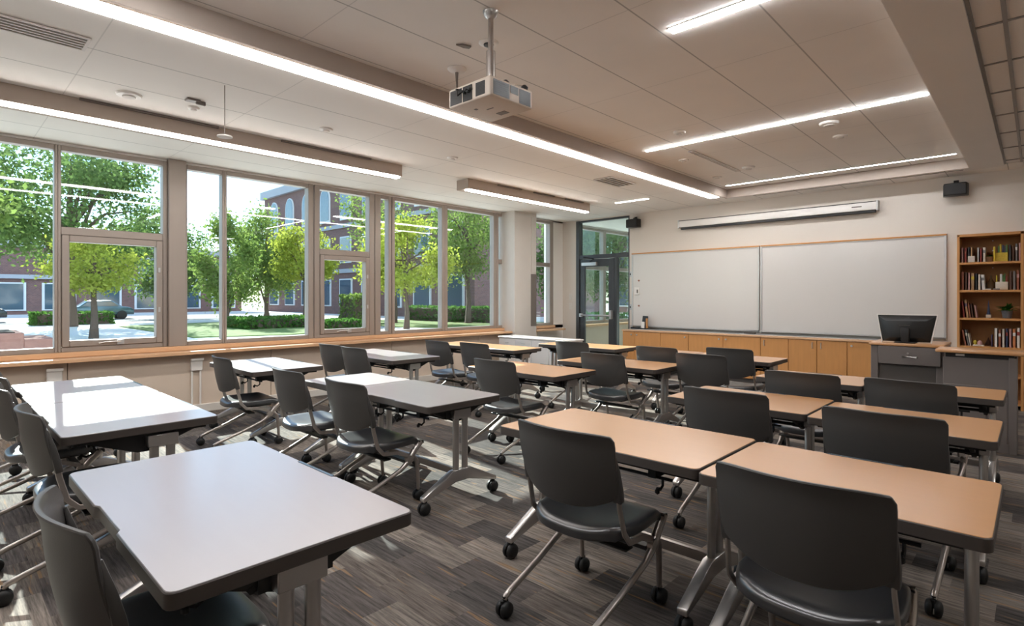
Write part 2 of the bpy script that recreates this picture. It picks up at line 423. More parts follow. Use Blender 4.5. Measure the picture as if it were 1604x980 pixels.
# sockets and conduits under the sill (white boxes)
for i, (y, lab) in enumerate(((.98, 'white socket box under the sill behind the pair of pale tables by the left windows'), (2.42, 'white socket box under the sill behind the lone table by the large window pillar'))):
    t = thing('socket_box', lab, 'socket', (XW+.16, y, .55), 0, 'socket boxes under the sill')
    MB().box((0, -.07, 0), (.05, .07, .16)).build('box_body', M['white'], t, bevel=.008)
    MB().box((.05, -.075, .13), (.075, .075, .165)).build('cover_flap', M['white'], t, bevel=.005)
    MB().tube([(.02, -.05, 0), (.02, -.05, -.449)], .012).tube([(.02, .05, 0), (.02, .05, -.449)], .012).build('conduit', M['white'], t)

# ------------------------------------------------------------------ door
D = MB()
ft = .07
D.box((DX0, YF-.02, 0), (DX0+.09, YF+.12, ZB-.02)); D.box((DX1-.03, YF-.0, 0), (DX1, YF+.12, ZB-.02))
D.box((DX0+.09, YF-.01, 2.38), (DX1-.03, YF+.11, 2.47)); D.box((DX0+.09, YF, ZB-.06), (DX1-.03, YF+.1, ZB-.02))
D.box((-6.72, YF, 0), (-6.66, YF+.11, 2.38)); D.box((-6.66, YF, 0), (DX1-.03, YF+.1, .1))
dr = struct('door_1', D, M['framed'], bevel=.004)
MB().box((DX0+.08, YF+.05, 2.46), (DX1-.02, YF+.058, ZB-.05)).build('transom_glass', M['glass'], dr)
MB().box((-6.67, YF+.05, .09), (DX1-.02, YF+.058, 2.39)).build('sidelight_glass', M['glass'], dr)
lf = MB(); lx0, lx1 = DX0+.1, -6.73
lf.box((lx0, YF+.01, .01), (lx0+.13, YF+.06, 2.37)); lf.box((lx1-.15, YF+.01, .01), (lx1, YF+.06, 2.37))
lf.box((lx0+.13, YF+.011, 2.2), (lx1-.15, YF+.059, 2.37)); lf.box((lx0+.13, YF+.011, .01), (lx1-.15, YF+.059, .24))
leaf = lf.build('door_leaf', M['framed'], dr, bevel=.004)
MB().box((lx0+.12, YF+.03, .23), (lx1-.14, YF+.038, 2.21)).build('door_glass', M['glass'], leaf)
MB().tube([(lx0+.05, YF-.05, 1.1), (lx1-.04, YF-.05, 1.1)], .022, 8).box((lx0+.02, YF-.06, 1.06), (lx0+.08, YF+.01, 1.14)).box((lx1-.09, YF-.07, 1.03), (lx1-.03, YF+.012, 1.22)).build('push_bar', M['alu'], leaf, bevel=.003)
MB().box((lx0+.08, YF-.06, 2.22), (lx0+.48, YF+.01, 2.3)).build('door_closer', M['alu'], leaf, bevel=.006)
MB().bar([(lx0+.3, YF-.03, 2.31), (lx0+.5, YF-.16, 2.36), (lx0+.12, YF-.03, 2.42)], .02, .02).build('closer_arm', M['blackm'], leaf)

# ------------------------------------------------------------------ ceiling luminaires
def strip_light(label, x0, x1, y0, y1, z, group=None, lip=.008, drop=.014):
    t = thing('ceiling_light', label, 'ceiling light', ((x0+x1)/2, (y0+y1)/2, z), 0, group)
    a, b = (x1-x0)/2, (y1-y0)/2
    MB().box((-a, -b, -.006), (-a+lip, b, .03)).box((a-lip, -b, -.006), (a, b, .03)).box((-a, -b, -.006), (a, -b+lip, .03)).box((-a, b-lip, -.006), (a, b, .03)).build('housing', M['white'], t, smooth=False)
    MB().box((-a+lip, -b+lip, -drop), (a-lip, b-lip, .02)).build('diffuser', M['lightc' if x1-x0 > 1 else 'light'], t, smooth=False)
    return t
strip_light('long continuous light strip along the lower ceiling edge, running from camera to front wall', -4.25, -4.07, -3.2, 9.62, ZB)
strip_light('wide short light strip at the top right of the tray ceiling, nearest the camera', -1.93, -.74, 3.65, 3.74, ZA, 'cross strips in the tray ceiling')
strip_light('middle cross light strip set in the tray ceiling, halfway to the whiteboard', -3.74, -.74, 6.47, 6.53, ZA, 'cross strips in the tray ceiling')
strip_light('furthest cross light strip in the tray ceiling, just before the front wall', -3.9, -.78, 9.45, 9.51, ZA, 'cross strips in the tray ceiling', drop=.006)
strip_light('cross light strip of the tray ceiling overhead', -3.74, -.74, .8, .9, ZA)
strip_light('short pale light strip in the low ceiling near the glazed door', -5.75, -5.05, 8.86, 8.92, ZB)
for yy, lab in ((2.9, 'added square fill light in the ceiling tiles, nearer one, right of the soffit'), (6.1, 'added square fill light in the ceiling tiles, further one, right of the soffit')):  # unseen panels, added to brighten the right side of the room
    t = thing('ceiling_light', lab, 'ceiling light', (1.35, yy, ZB+.004), 0, 'added square fill lights in the tiled ceiling')
    MB().box((-.3, -.3, -.012), (-.27, .3, 0)).box((.27, -.3, -.012), (.3, .3, 0)).box((-.27, -.3, -.012), (.27, -.27, 0)).box((-.27, .27, -.012), (.27, .3, 0)).build('housing', M['white'], t, smooth=False)
    MB().box((-.27, -.27, -.008), (.27, .27, 0)).build('diffuser', M['light_fill'], t, smooth=False)
def pendant(label, y0, y1, x=-6.2):
    t = thing('ceiling_bulkhead_light', label, 'ceiling light', (x, (y0+y1)/2, ZB-.001), 0, 'bulkhead lights by the windows')
    b = (y1-y0)/2
    MB().box((-.26, -b, -.15), (0, b, 0)).build('housing', M['beam'], t, bevel=.004)
    MB().box((-.1, -b+.03, -.172), (-.012, b-.03, -.149)).build('diffuser', M['lightb'], t, smooth=False)
    for k in range(3):
        yy = -b*.6+k*b*.55; MB().box((.0, yy, -.02), (.03, yy+b*.35, -.002)).build('air_slot', M['plate'], t)
pendant('long dropped bulkhead light along the left windows, ending over the second table row', -2.2, 4.4)
pendant('short dropped bulkhead light along the windows further from the camera', 5.55, 8.65, -6.16)

# ceiling fittings
def grille(label, x0, x1, y0, y1, n=5, z=ZB):
    t = thing('ceiling_vent', label, 'air vent', ((x0+x1)/2, (y0+y1)/2, z))
    a, b = (x1-x0)/2, (y1-y0)/2
    MB().box((-a, -b, -.006), (a, b, .01)).build('backing', M['plate'], t, smooth=False)
    s = MB()
    for k in range(n+1):
        xx = -a+2*a*k/n; s.box((xx-.008, -b, -.014), (xx+.008, b, -.004))
    s.box((-a, -b, -.015), (a, -b+.02, -.004)); s.box((-a, b-.02, -.015), (a, b, -.004))
    s.build('slats', M['soffit'], t, smooth=False)
grille('long slotted air grille at the top left of the low ceiling', -4.96, -4.72, -1.2, .78)
grille('small dark air grille in the window-side ceiling above the second window', -6.98, -6.86, 2.3, 3.0, 3)
grille('small dark air grille in the window-side ceiling before the large pillar', -6.98, -6.86, 3.5, 4.0, 3)
grille('faint air grille in the low ceiling beside the far end of the long strip', -4.85, -4.55, 6.9, 7.6, 4)
grille('narrow slot vent in the tray ceiling between the middle and far cross strips', -3.34, -3.28, 6.9, 8.5, 2, ZA)
def disc(label, cat, name, x, y, z, r, h=.02, m='white', hole=False):
    t = thing(name, label, cat, (x, y, z))
    MB().lathe([(r*.55, -h), (r*.9, -h*.8), (r, -h*.25), (r, 0)], 20).build('rim', M[m], t)
    MB().lathe([(r*.2, -h-.012), (r*.5, -h-.008), (r*.52, -h)], 16).build('centre', M['black' if hole else 'soffit'], t)
disc('round white ceiling speaker in the low ceiling above the left windows', 'ceiling speaker', 'ceiling_speaker', -5.78, 1.22, ZB, .1)
disc('small white detector in the low ceiling beside the dark ceiling bracket', 'detector', 'smoke_detector', -5.74, 1.72, ZB, .05)
disc('small white disc in the low ceiling left of the projector, nearer one', 'detector', 'smoke_detector', -5.45, 2.9, ZB, .07)
disc('small white disc in the low ceiling left of the projector, further one', 'detector', 'smoke_detector', -5.4, 4.6, ZB, .07)
disc('large round white detector in the tray ceiling right of centre behind the middle strip', 'detector', 'smoke_detector', -1.67, 6.85, ZA, .1, .03)
disc('round white sensor in the tray ceiling just behind the large round detector', 'detector', 'smoke_detector', -1.71, 7.5, ZA, .08)
disc('white sprinkler disc in the tray ceiling in front of the middle strip', 'sprinkler', 'ceiling_sprinkler', -3.02, 6.02, ZA, .07, .03)
disc('white sprinkler disc in the tray ceiling in front of the far strip', 'sprinkler', 'ceiling_sprinkler', -3.1, 8.35, ZA, .09, .03)
disc('small round disc in the tray ceiling near the long strip, behind the middle strip', 'detector', 'smoke_detector', -3.6, 7.3, ZA, .07)
disc('small round disc in the tray ceiling near the far end of the long strip', 'detector', 'smoke_detector', -3.72, 8.7, ZA, .07)
disc('round ceiling opening with white rim behind the projector pole', 'ceiling fitting', 'ceiling_ring', -3.02, 2.93, ZA, .075, .012, hole=True)
t = thing('ceiling_sprinkler', 'white sprinkler on a thin wire drop just left of the projector', 'sprinkler', (-3.56, 3.08, ZA))
MB().lathe([(.02, -.03), (.06, -.02), (.08, -.004), (.08, 0)], 18).build('rim', M['white'], t)
MB().tube([(0, 0, -.03), (.0, 0, -.1), (.01, 0, -.27)], [.014, .01, .003], 6).build('drop', M['plate'], t)
t = thing('hanging_wire', 'thin wire hanging from the low ceiling with a small plate at its end', 'wire', (-4.95, 1.72, ZB))
MB().tube([(0, 0, 0), (0, 0, -.42)], .004, 6).build('wire', M['plate'], t)
MB().lathe([(.01, -.44), (.06, -.435), (.06, -.425), (.008, -.41)], 12).build('end_plate', M['soffit'], t)
t = thing('ceiling_bracket', 'small dark bracket fixed to a joint of the low ceiling', 'ceiling fitting', (-5.5, 1.62, ZB))
MB().box((-.05, -.03, -.02), (.03, .08, 0)).box((-.02, .05, -.035), (.0, .13, 0)).build('plate', M['plate'], t, bevel=.004)
t = thing('ceiling_bracket', 'dark torn cover beside the projector pole at the tray ceiling joint', 'ceiling fitting', (-3.2, 2.83, ZA))
MB().prism([(-.01, -.06), (.03, -.03), (.05, .04), (.015, .05), (-.005, .01)], -.012, 0).build('plate', M['plate'], t)

# projector
t = thing('projector', 'cream ceiling projector hanging on a pole from the tray ceiling', 'projector', (-2.68, 2.62, ZA))
MB().lathe([(.02, -.05), (.04, -.036), (.055, -.006), (.055, 0)], 18).build('ceiling_flange', M['alu'], t)
MB().tube([(0, 0, -.05), (0, 0, -.28)], .018, 14).tube([(0, 0, -.27), (0, 0, -.47)], .032, 14).build('pole', M['tube'], t)
MB().lathe([(.09, -.535), (.1, -.52), (.075, -.48), (.035, -.455)], 18).build('mount', M['offwhite'], t)
pb = MB().box((-.2, -.2, -.66), (.2, .2, -.535)).build('body', M['offwhite'], t, bevel=.012, seg=3)
def vent(mb, face, a0, a1, z0, z1, n):
    if face == 'f': mb.box((a0-.003, -.2012, z0-.003), (a1+.003, -.198, z1+.003))
    else: mb.box((.198, a0-.003, z0-.003), (.2012, a1+.003, z1+.003))
    for k in range(n):
        z = z0+(z1-z0)*(k+.5)/n
        if face == 'f': mb.box((a0, -.2025, z-.35*(z1-z0)/n), (a1, -.198, z+.35*(z1-z0)/n))
        else: mb.box((.198, a0, z-.35*(z1-z0)/n), (.2025, a1, z+.35*(z1-z0)/n))
for q in (('f', -.18, -.07, -.645, -.555, 9), ('f', .07, .15, -.64, -.56, 9), ('r', -.17, -.03, -.645, -.555, 7), ('r', .07, .175, -.645, -.555, 9), ('r', -.015, .055, -.6, -.555, 4)):
    v = MB(); vent(v, *q); v.build('vent', M['black'], pb, smooth=False)
ln = MB().box((-.055, -.206, -.65), (.035, -.199, -.552)); ln.build('socket_panel', M['blackm'], pb, bevel=.003)
pl = MB()
for k in range(5): pl.lathe([(.008, -.225), (.01, -.2)], 8, (-.045+.018*k, 0, -.585-.012*(k % 2)), axis='y')
pl.tube([(-.03, -.22, -.585), (-.05, -.25, -.62), (-.1, -.22, -.56), (-.12, -.12, -.53)], .006, 6)
pl.build('cable_plug', M['black'], pb)
MB().box((-.03, .08, -.6625), (.05, .13, -.659)).box((-.08, -.08, -.6625), (-.06, -.06, -.659)).box((-.02, -.02, -.662), (.04, -.01, -.659)).build('bottom_label', M['plate'], pb)
kb = MB()
for x, y in ((.14, .0), (.17, .15), (-.1, -.1)): kb.lathe([(.022, -.535), (.026, -.515), (.012, -.5)], 10, (x, y, 0))
kb.build('knob', M['black'], t)
MB().tube([(.17, .15, -.505), (.12, .12, -.49), (.05, .05, -.5)], .004, 6).build('cable', M['offwhite'], t)

# ------------------------------------------------------------------ front wall things
def whiteboard(label, x0, x1):
    t = thing('whiteboard', label, 'whiteboard', (x0, YF, .87), 0, 'whiteboards on the front wall'); L_ = x1-x0
    MB().box((.02, -.02, .02), (L_-.02, 0, 1.53)).build('surface', M['board'], t, smooth=False)
    MB().box((0, -.032, 0), (.028, 0, 1.55)).box((L_-.028, -.032, 0), (L_, 0, 1.55)).box((0, -.031, 1.53), (L_, 0, 1.545)).build('frame', M['alu'], t, bevel=.003)
    MB().box((0, -.036, 1.545), (L_, 0, 1.57)).build('top_trim', M['wood'], t, bevel=.003)
    MB().prism([(0, .02), (-.08, .02), (-.09, .045), (-.085, .03), (0, .045)], 0, L_, plane='yz').build('marker_tray', M['alu'], t)
whiteboard('left whiteboard beside the glazed door, with black stand on its ledge', -6.27, -3.64)
whiteboard('right whiteboard behind the computer monitor, next to the bookcase', -3.62, -.97)
t = thing('projection_screen', 'rolled-up white projection screen case above the whiteboards', 'screen', (-3.49, YF, 2.84))
MB().box((-1.66, -.12, .045), (1.66, -.01, .17)).build('case', M['white'], t, bevel=.012, seg=2)
MB().box((-1.66, -.125, .168), (1.66, -.1, .178)).build('top_rail', M['black'], t)
MB().box((-1.63, -.1, .0), (1.65, -.06, .05)).build('bottom_bar', M['black'], t, bevel=.006)
MB().box((-1.68, -.125, .03), (-1.655, 0, .19)).build('end_cap', M['alu'], t, bevel=.004)
MB().box((1.655, -.125, .03), (1.68, 0, .19)).build('end_cap', M['alu'], t, bevel=.004)
MB().box((1.32, -.1215, .1), (1.46, -.1195, .118)).build('maker_plate', M['plate'], t)
def speaker(label, x, rz):
    t = thing('wall_speaker', label, 'speaker', (x, YF, 2.97), 0, 'wall speakers on the front wall')
    MB().prism([(-.15, -.05), (-.13, -.19), (.13, -.19), (.15, -.05)], 0, .18).build('cabinet', M['black'], t, bevel=.012, seg=2)
    MB().box((-.125, -.198, .015), (.125, -.185, .165)).build('grille', M['blackm'], t, bevel=.004)
    MB().tube([(0, -.1, .17), (0, -.1, .2), (0, 0, .2)], .012).box((-.03, -.02, .15), (.03, 0, .24)).build('bracket', M['blackm'], t)
    t.rotation_euler = (0, 0, 0)
speaker('small black wall speaker by the glazed door', -6.18, 0)
speaker('small black wall speaker above the bookcase', -.86, 0)
for i, (x, z, lab) in enumerate(((-6.31, 2.0, 'small grey wall switch beside the left whiteboard, upper one'), (-6.31, 1.3, 'small grey wall switch beside the left whiteboard, lower one'))):
    t = thing('wall_switch', lab, 'switch', (x, YF, z))
    MB().box((-.022, -.012, -.06), (.022, 0, .06)).build('plate', M['alu'], t, bevel=.003)
    MB().box((-.008, -.02, -.02), (.008, -.01, .02)).build('toggle', M['blackm'], t)
for i, (x, z, lab) in enumerate(((-7.92, 1.52, 'small blank plate on the white wall left of the door, upper of two'), (-7.92, 1.3, 'small blank plate on the white wall left of the door, lower of two'))):
    tag(MB().box((-.04, -.012, -.07), (.04, 0, .07)).build('wall_plate', M['base'], None, (x, YF, z), bevel=.003), lab, 'wall plate')
t = thing('control_pad', 'small white control pad stuck at the left edge of the whiteboard', 'control pad', (-6.12, YF-.021, 1.63))
MB().box((-.08, -.02, -.07), (.03, 0, .09)).build('plate', M['white'], t, bevel=.004)
MB().box((-.02, -.026, -.03), (.01, -.019, .04)).build('button', M['plate'], t)
for i, (z, lab) in enumerate(((1.86, 'tiny reddish magnet on the left whiteboard above the control pad'), (1.33, 'tiny reddish magnet on the left whiteboard below the control pad'))):
    tag(MB().lathe([(.018, -.012), (.02, 0)], 12, axis='y').build('magnet', mat('magnet red', srgb(150, 96, 80), .5), None, (-6.1, YF-.021, z)), lab, 'magnet')

# base cabinets under the whiteboards
YC = 9.9
xs = [-6.23, -5.95, -4.79, -3.47, -3.02, -2.16, -1.62]
labs = ['narrow orange wood cabinet end unit beside the glazed door', 'orange wood base cabinet, second from the door, with two knobs',
        'wide orange wood base cabinet under the middle of the left whiteboard', 'narrow orange wood base cabinet below the seam of the two whiteboards',
        'orange wood base cabinet with an upright pull, under the right whiteboard', 'orange wood base cabinet end unit partly behind the computer desk']
for i in range(6):
    a, b = xs[i], xs[i+1]
    t = thing('base_cabinet', labs[i], 'cabinet', ((a+b)/2, YC, 0), 0, 'base cabinets under the whiteboards'); h = (b-a)/2
    MB().box((-h+.001, .02, .08), (h-.001, YF-YC-.002, .815)).build('body', M['wood'], t, smooth=False)
    MB().box((-h+.002, .05, 0), (h-.002, YF-YC-.01, .08)).build('plinth', M['greyd'], t, smooth=False)
    nd = 2 if h > .35 else 1
    for k in range(nd):
        u0 = -h+2*h*k/nd+.004; u1 = -h+2*h*(k+1)/nd-.004
        d = MB().box((u0, 0, .085), (u1, .02, .81)).build('door', M['wood'], t, bevel=.003)
        kx = u0+.06 if (k+i) % 2 else u1-.06
        if i in (3, 4): MB().tube([(kx, 0, .68), (kx, -.025, .685), (kx, -.025, .765), (kx, 0, .77)], .007, 6).build('pull', M['alu'], d)
        else: MB().lathe([(.008, 0), (.008, -.015), (.017, -.02), (.014, -.03)], 10, (kx, 0, .75), axis='y').build('knob', M['alu'], d)
ct = thing('countertop', 'long wood and grey counter ledge running below both whiteboards', 'countertop', (-3.92, YC, .815))
MB().box((-2.32, -.02, 0), (2.3, .44, .03)).build('slab', M['sill'], ct, bevel=.004)
MB().box((-2.25, .12, .03), (2.3, .44, .036)).build('rail', M['alu'], ct)
# black stand and eraser on the ledge
t = thing('phone_stand', 'small black and white stand on the ledge at the left whiteboard corner', 'stand', (-5.92, 10.2, .852))
MB().box((-.06, -.05, 0), (.1, .05, .02)).build('base', M['black'], t, bevel=.005)
MB().box((-.03, -.01, .02), (.09, .02, .27), rot=(-.15, .06, 0)).build('holder', M['black'], t, bevel=.008)
MB().box((-.025, -.045, .02), (.045, -.012, .15), rot=(-.12, 0, 0)).build('card', M['white'], t, bevel=.003)
MB().box((.075, -.03, .02), (.095, .02, .22)).build('side_strip', M['wood'], t)
tag(MB().box((-.1, -.03, 0), (.1, .03, .03)).build('eraser', M['blackm'], None, (-6.1, 10.18, .852), bevel=.006), 'flat dark eraser lying on the ledge beside the black stand', 'eraser')
tag(MB().box((-.1, -.03, 0), (.1, .03, .03)).build('eraser', M['greyd'], None, (-3.75, 10.16, .852), bevel=.006), 'flat dark eraser on the ledge below the whiteboard seam', 'eraser')

# ------------------------------------------------------------------ lectern desk, podium, monitor
t = thing('computer_desk', 'dark grey teacher console with a drawer, carrying the black monitor', 'desk', (-1.06, 7.5, 0))
MB().box((-.32, .02, .05), (.32, .6, .94)).build('carcass', M['greyd'], t, bevel=.004)
MB().box((-.335, -.01, 0), (-.265, .62, .96)).build('side_panel', M['grey'], t, bevel=.004)
MB().box((.265, .0, 0), (.335, .62, .96)).build('side_panel', M['grey'], t, bevel=.004)
dw = MB().box((-.26, -.035, .755), (.31, .02, .955)).build('drawer', M['grey'], t, bevel=.005)
MB().tube([(-.03, -.035, .85), (-.03, -.06, .85), (.1, -.06, .845), (.1, -.035, .845)], .009, 8).lathe([(.012, -.036), (.012, -.045)], 10, (.02, 0, .885), axis='y').build('handle', M['chrome'], dw)
MB().box((-.35, -.04, .96), (.34, .64, .99)).build('top', M['lam'], t, bevel=.006, seg=2)
t = thing('monitor', 'black computer monitor seen from behind on the teacher console', 'monitor', (-1.08, 7.62, .992))
pm = Matrix.Translation((0, 0, -.009))@Matrix.Rotation(math.radians(-7), 4, 'X')
sh = MB(); sh.add([pm@Vector(p) for p in ((-.22, -.0, .02), (.22, 0, .02), (.275, .0, .32), (-.275, 0, .32), (-.15, -.05, .06), (.15, -.05, .06), (.19, -.05, .25), (-.19, -.05, .25), (-.22, .02, .02), (.22, .02, .02), (.275, .02, .32), (-.275, .02, .32))],
   [(4, 5, 6, 7), (0, 1, 5, 4), (1, 2, 6, 5), (2, 3, 7, 6), (3, 0, 4, 7), (0, 8, 9, 1), (1, 9, 10, 2), (2, 10, 11, 3), (3, 11, 8, 0), (8, 11, 10, 9)])
sh.build('rear_shell', M['black'], t, bevel=.006, seg=2)
bz = MB()
for a, b in ((((-.228, .012, .012)), (-.283, .012, .328)), ((-.283, .012, .328), (.283, .012, .328)), ((.283, .012, .328), (.228, .012, .012))):
    bz.bar([pm@Vector(a), pm@Vector(b)], .026, .009, up=(0, 1, 0))
bz.build('bezel', M['white'], t)
sc_ = MB().add([pm@Vector(p) for p in ((-.215, .0215, .03), (.215, .0215, .03), (.265, .0215, .31), (-.265, .0215, .31), (-.215, .024, .03), (.215, .024, .03), (.265, .024, .31), (-.265, .024, .31))], [(0, 1, 2, 3), (7, 6, 5, 4), (0, 4, 5, 1), (1, 5, 6, 2), (2, 6, 7, 3), (3, 7, 4, 0)])
sc_.build('screen', M['pane'], t)
MB().tube([(0, -.03, .012), (0, -.055, .1), (0, -.04, .16)], .04, 4, 1, 0, (1, 0, 0), True).build('neck', M['blackm'], t, bevel=.006)
MB().box((-.1, -.1, 0), (.1, .09, .012)).build('foot', M['blackm'], t, bevel=.005)
bd = MB(); bd.tube([pm@Vector(p) for p in ((-.04, -.022, .29), (.03, -.022, .29), (.03, -.022, .27), (-.04, -.022, .27), (-.04, -.022, .29))], .0025, 6)
bd.build('badge', M['plate'], t)
MB().bar([pm@Vector((-.06, -.053, .2)), pm@Vector((.04, -.053, .2))], .004, .008, up=(0, 1, 0)).build('vent_slot', M['greyd'], t)
t = thing('podium', 'tall grey lectern with a pale wood top, right of the teacher console', 'lectern', (-.4, 7.15, 0))
MB().box((-.29, .02, .03), (.25, .29, .9)).build('carcass', M['greyd'], t, bevel=.004)
MB().box((-.3, -.01, .08), (.22, .02, .9)).box((.05, -.013, .08), (.19, -.009, .6)).build('front_panel', M['grey'], t, bevel=.003)
MB().box((-.295, -.022, .3), (.035, -.009, .63)).build('access_panel', M['grey'], t, bevel=.003)
MB().box((.2, -.02, .0), (.26, .3, .92)).build('side_panel', M['grey'], t, bevel=.003)
MB().box((-.3, -.015, .0), (.25, .02, .09)).build('plinth', M['grey'], t, bevel=.003)
MB().box((-.28, .0, .9), (.24, .28, .945)).build('shadow_rail', M['black'], t)
MB().box((-.36, -.06, .945), (.36, .305, .982)).build('top', M['lam'], t, bevel=.012, seg=2)
MB().box((-.2, -.004, .915), (-.13, .0, .935)).build('socket', M['alu'], t)
MB().box((.0, -.0165, .035), (.04, -.0145, .06)).build('sticker', M['white'], t)

# ------------------------------------------------------------------ bookcase with books
BY = 9.95; BX0, BX1 = -.82, -.13
t = thing('bookcase', 'tall open orange wood bookcase in the front right corner', 'bookcase', ((BX0+BX1)/2, BY, 0))
hw = (BX1-BX0)/2
MB().box((-hw, 0, 0), (-hw+.03, .39, 2.38)).build('side_panel', M['wood'], t, bevel=.002)
MB().box((hw-.03, 0, 0), (hw, .39, 2.38)).build('side_panel', M['wood'], t, bevel=.002)
MB().box((-hw, 0, 2.345), (hw, .39, 2.381)).build('top_panel', M['wood'], t, bevel=.002)
MB().box((-hw+.03, .37, .04), (hw-.03, .388, 2.345)).build('back_panel', M['woodback'], t)
SH = [1.96, 1.575, 1.19, .80, .42, .06]
for z in SH: MB().box((-hw+.03, .005, z), (hw-.03, .37, z+.03)).build('shelf', M['wood'], t, bevel=.002)
pins = MB()
for z in (2.3, 2.16, 1.92): pins.lathe([(.008, .36), (.004, .372)], 8, (0.02, 0, z), axis='y')
pins.build('shelf_pin', M['alu'], t)
BC = {'red': (150, 62, 54), 'rust': (160, 96, 72), 'pink': (196, 150, 146), 'cream': (216, 204, 190), 'white': (226, 222, 218), 'tan': (176, 138, 100), 'grey': (120, 116, 116),
      'dark grey': (64, 62, 64), 'brown': (92, 62, 48), 'yellow': (204, 178, 50), 'green': (84, 120, 60), 'navy': (52, 62, 92), 'orange': (206, 130, 80), 'purple': (96, 76, 104)}
BM = {k: mat('cloth cover '+k, srgb(*v), .6, var=.12, scale=30) for k, v in BC.items()}
def book(label, group, x, z, wdt, h, col, tilt=0, dep=.2, y=None, band=None):
    t = thing('book', label, 'book', (x, (BY+.05 if y is None else y), z), 0, group)
    MB().box((-wdt/2, 0, 0), (-wdt/2+.003, dep, h)).box((wdt/2-.003, 0, 0), (wdt/2, dep, h)).box((-wdt/2, 0, 0), (wdt/2, .004, h)).build('cover', BM[col], t)
    MB().box((-wdt/2+.003, .004, .004), (wdt/2-.003, dep-.004, h-.005)).build('pages', M['pageW'], t)
    if band: MB().box((-wdt/2+.001, -.001, h*.62), (wdt/2-.001, .0005, h*.8)).build('spine_label', BM[band], t)
    t.rotation_euler = (0, tilt, 0)
    if tilt: t.location.z += abs(math.sin(tilt))*wdt/2+.0005
    return t
words = ['first', 'second', 'third', 'fourth', 'fifth', 'sixth', 'seventh', 'eighth', 'ninth', 'tenth']
def row(shelf, side, z, x, items):
    for i, (col, wdt, h, tl, band) in enumerate(items):
        lean = 'leaning ' if tl else ''
        ext = h*math.sin(abs(tl))
        if tl > 0: xx = x+wdt/2
        else: xx = x+wdt/2+ext
        book('%s%s book standing %s from the left in the %s group on the %s shelf' % (lean, col, words[i], side, shelf), 'books on the %s shelf' % shelf, xx, z, wdt, h, col, tl, .2, None, band)
        x += wdt*1.0+.003+(ext if i+1 == len(items) or tl != items[i+1][3] else 0.008)
X0 = BX0+.045
row('top', 'left', 1.991, X0+.0, [('pink', .022, .21, 0, None), ('red', .024, .2, 0, 'rust'), ('dark grey', .02, .215, 0, None), ('tan', .02, .21, 0, None)])
row('top', 'middle left', 1.991, X0+.17, [('white', .018, .2, 0, None), ('red', .02, .19, 0, None), ('cream', .028, .2, 0, 'grey')])
row('top', 'right', 1.991, BX1-.15, [('dark grey', .024, .22, 0, None), ('brown', .02, .2, 0, None), ('grey', .022, .23, 0, 'white'), ('pink', .02, .24, 0, None)])
row('second', 'left', 1.606, X0, [('rust', .028, .255, 0, None), ('brown', .022, .25, 0, None), ('pink', .022, .24, 0, None), ('tan', .034, .235, 0, 'yellow'), ('dark grey', .018, .23, 0, None), ('cream', .026, .215, 0, None), ('white', .034, .21, -.06, 'grey')])
row('second', 'right', 1.606, BX1-.145, [('brown', .026, .25, 0, None), ('grey', .026, .25, 0, None), ('rust', .024, .26, 0, 'pink')])
row('third', 'left', 1.221, X0+.0, [('red', .018, .225, -.1, None), ('tan', .026, .25, -.1, 'purple'), ('rust', .018, .2, -.1, None), ('brown', .018, .195, -.1, None), ('pink', .018, .17, -.13, None)])
row('fourth', 'left', .831, X0, [('rust', .022, .22, -.16, None), ('grey', .02, .22, -.16, 'cream'), ('cream', .018, .17, -.16, None)])
row('fourth', 'right', .831, BX0+.395, [('white', .03, .25, 0, None), ('rust', .026, .23, 0, 'white'), ('cream', .026, .245, 0, None), ('navy', .022, .25, 0, 'red'), ('pink', .026, .25, 0, None), ('orange', .03, .25, 0, 'white'), ('white', .03, .265, 0, 'red')])
# things on the shelves
def pot(name, label, cat, x, z, r0, r1, h, m, y=BY+.16):
    t = thing(name, label, cat, (x, y, z))
    MB().lathe([(r0, 0), (r1, h), (r1-.008, h), (r0*.8, .02)], 18).build('pot', m, t)
    MB().lathe([(r1-.01, h*.86), (.001, h*.9)], 14).build('soil', M['soil'], t)
    return t
def leaves(t, n, r, z0, hmax, ln, wd, seed):
    q = random.Random(seed); mb = MB()
    for k in range(n):
        a = q.uniform(0, 2*PI); el = q.uniform(.15, 1.35); L_ = ln*q.uniform(.6, 1.1)
        d = Vector((math.cos(a)*math.cos(el), math.sin(a)*math.cos(el), math.sin(el)))
        p0 = Vector((q.uniform(-r, r)*.4, q.uniform(-r, r)*.4, z0)); s = Vector((-math.sin(a), math.cos(a), 0))*wd
        p1 = p0+d*L_*.55; p2 = p0+d*L_+Vector((0, 0, -.25*L_))
        up = Vector((0, 0, .0015))
        mb.add([p0, p1+s, p2, p1-s, p1+up*3], [(0, 1, 4), (1, 2, 4), (2, 3, 4), (3, 0, 4)])
    mb.build('foliage', M['green'], t, smooth=False)
cw = mat('woven cream basket', srgb(214, 200, 184), .85, var=.2, scale=70)
t = pot('potted_plant', 'leafy green plant in a grey pot on the third bookcase shelf', 'plant', BX0+.52, 1.221, .045, .062, .105, mat('ribbed grey pot', srgb(96, 98, 104), .6, var=.1, scale=60)); leaves(t, 70, .05, .1, .2, .15, .011, 3)
t = pot('potted_plant', 'low succulent in a tan bowl on the top bookcase shelf', 'plant', BX0+.337, 1.991, .03, .042, .075, mat('tan bowl', srgb(178, 142, 118), .7, var=.1, scale=30)); leaves(t, 40, .04, .07, .05, .05, .01, 4)
t = thing('storage_basket', 'cream woven basket with colourful files on the second bookcase shelf', 'basket', (BX0+.47, BY+.12, 1.606))
MB().box((-.065, -.06, 0), (.065, .06, .11)).build('basket', cw, t, bevel=.01, seg=2)
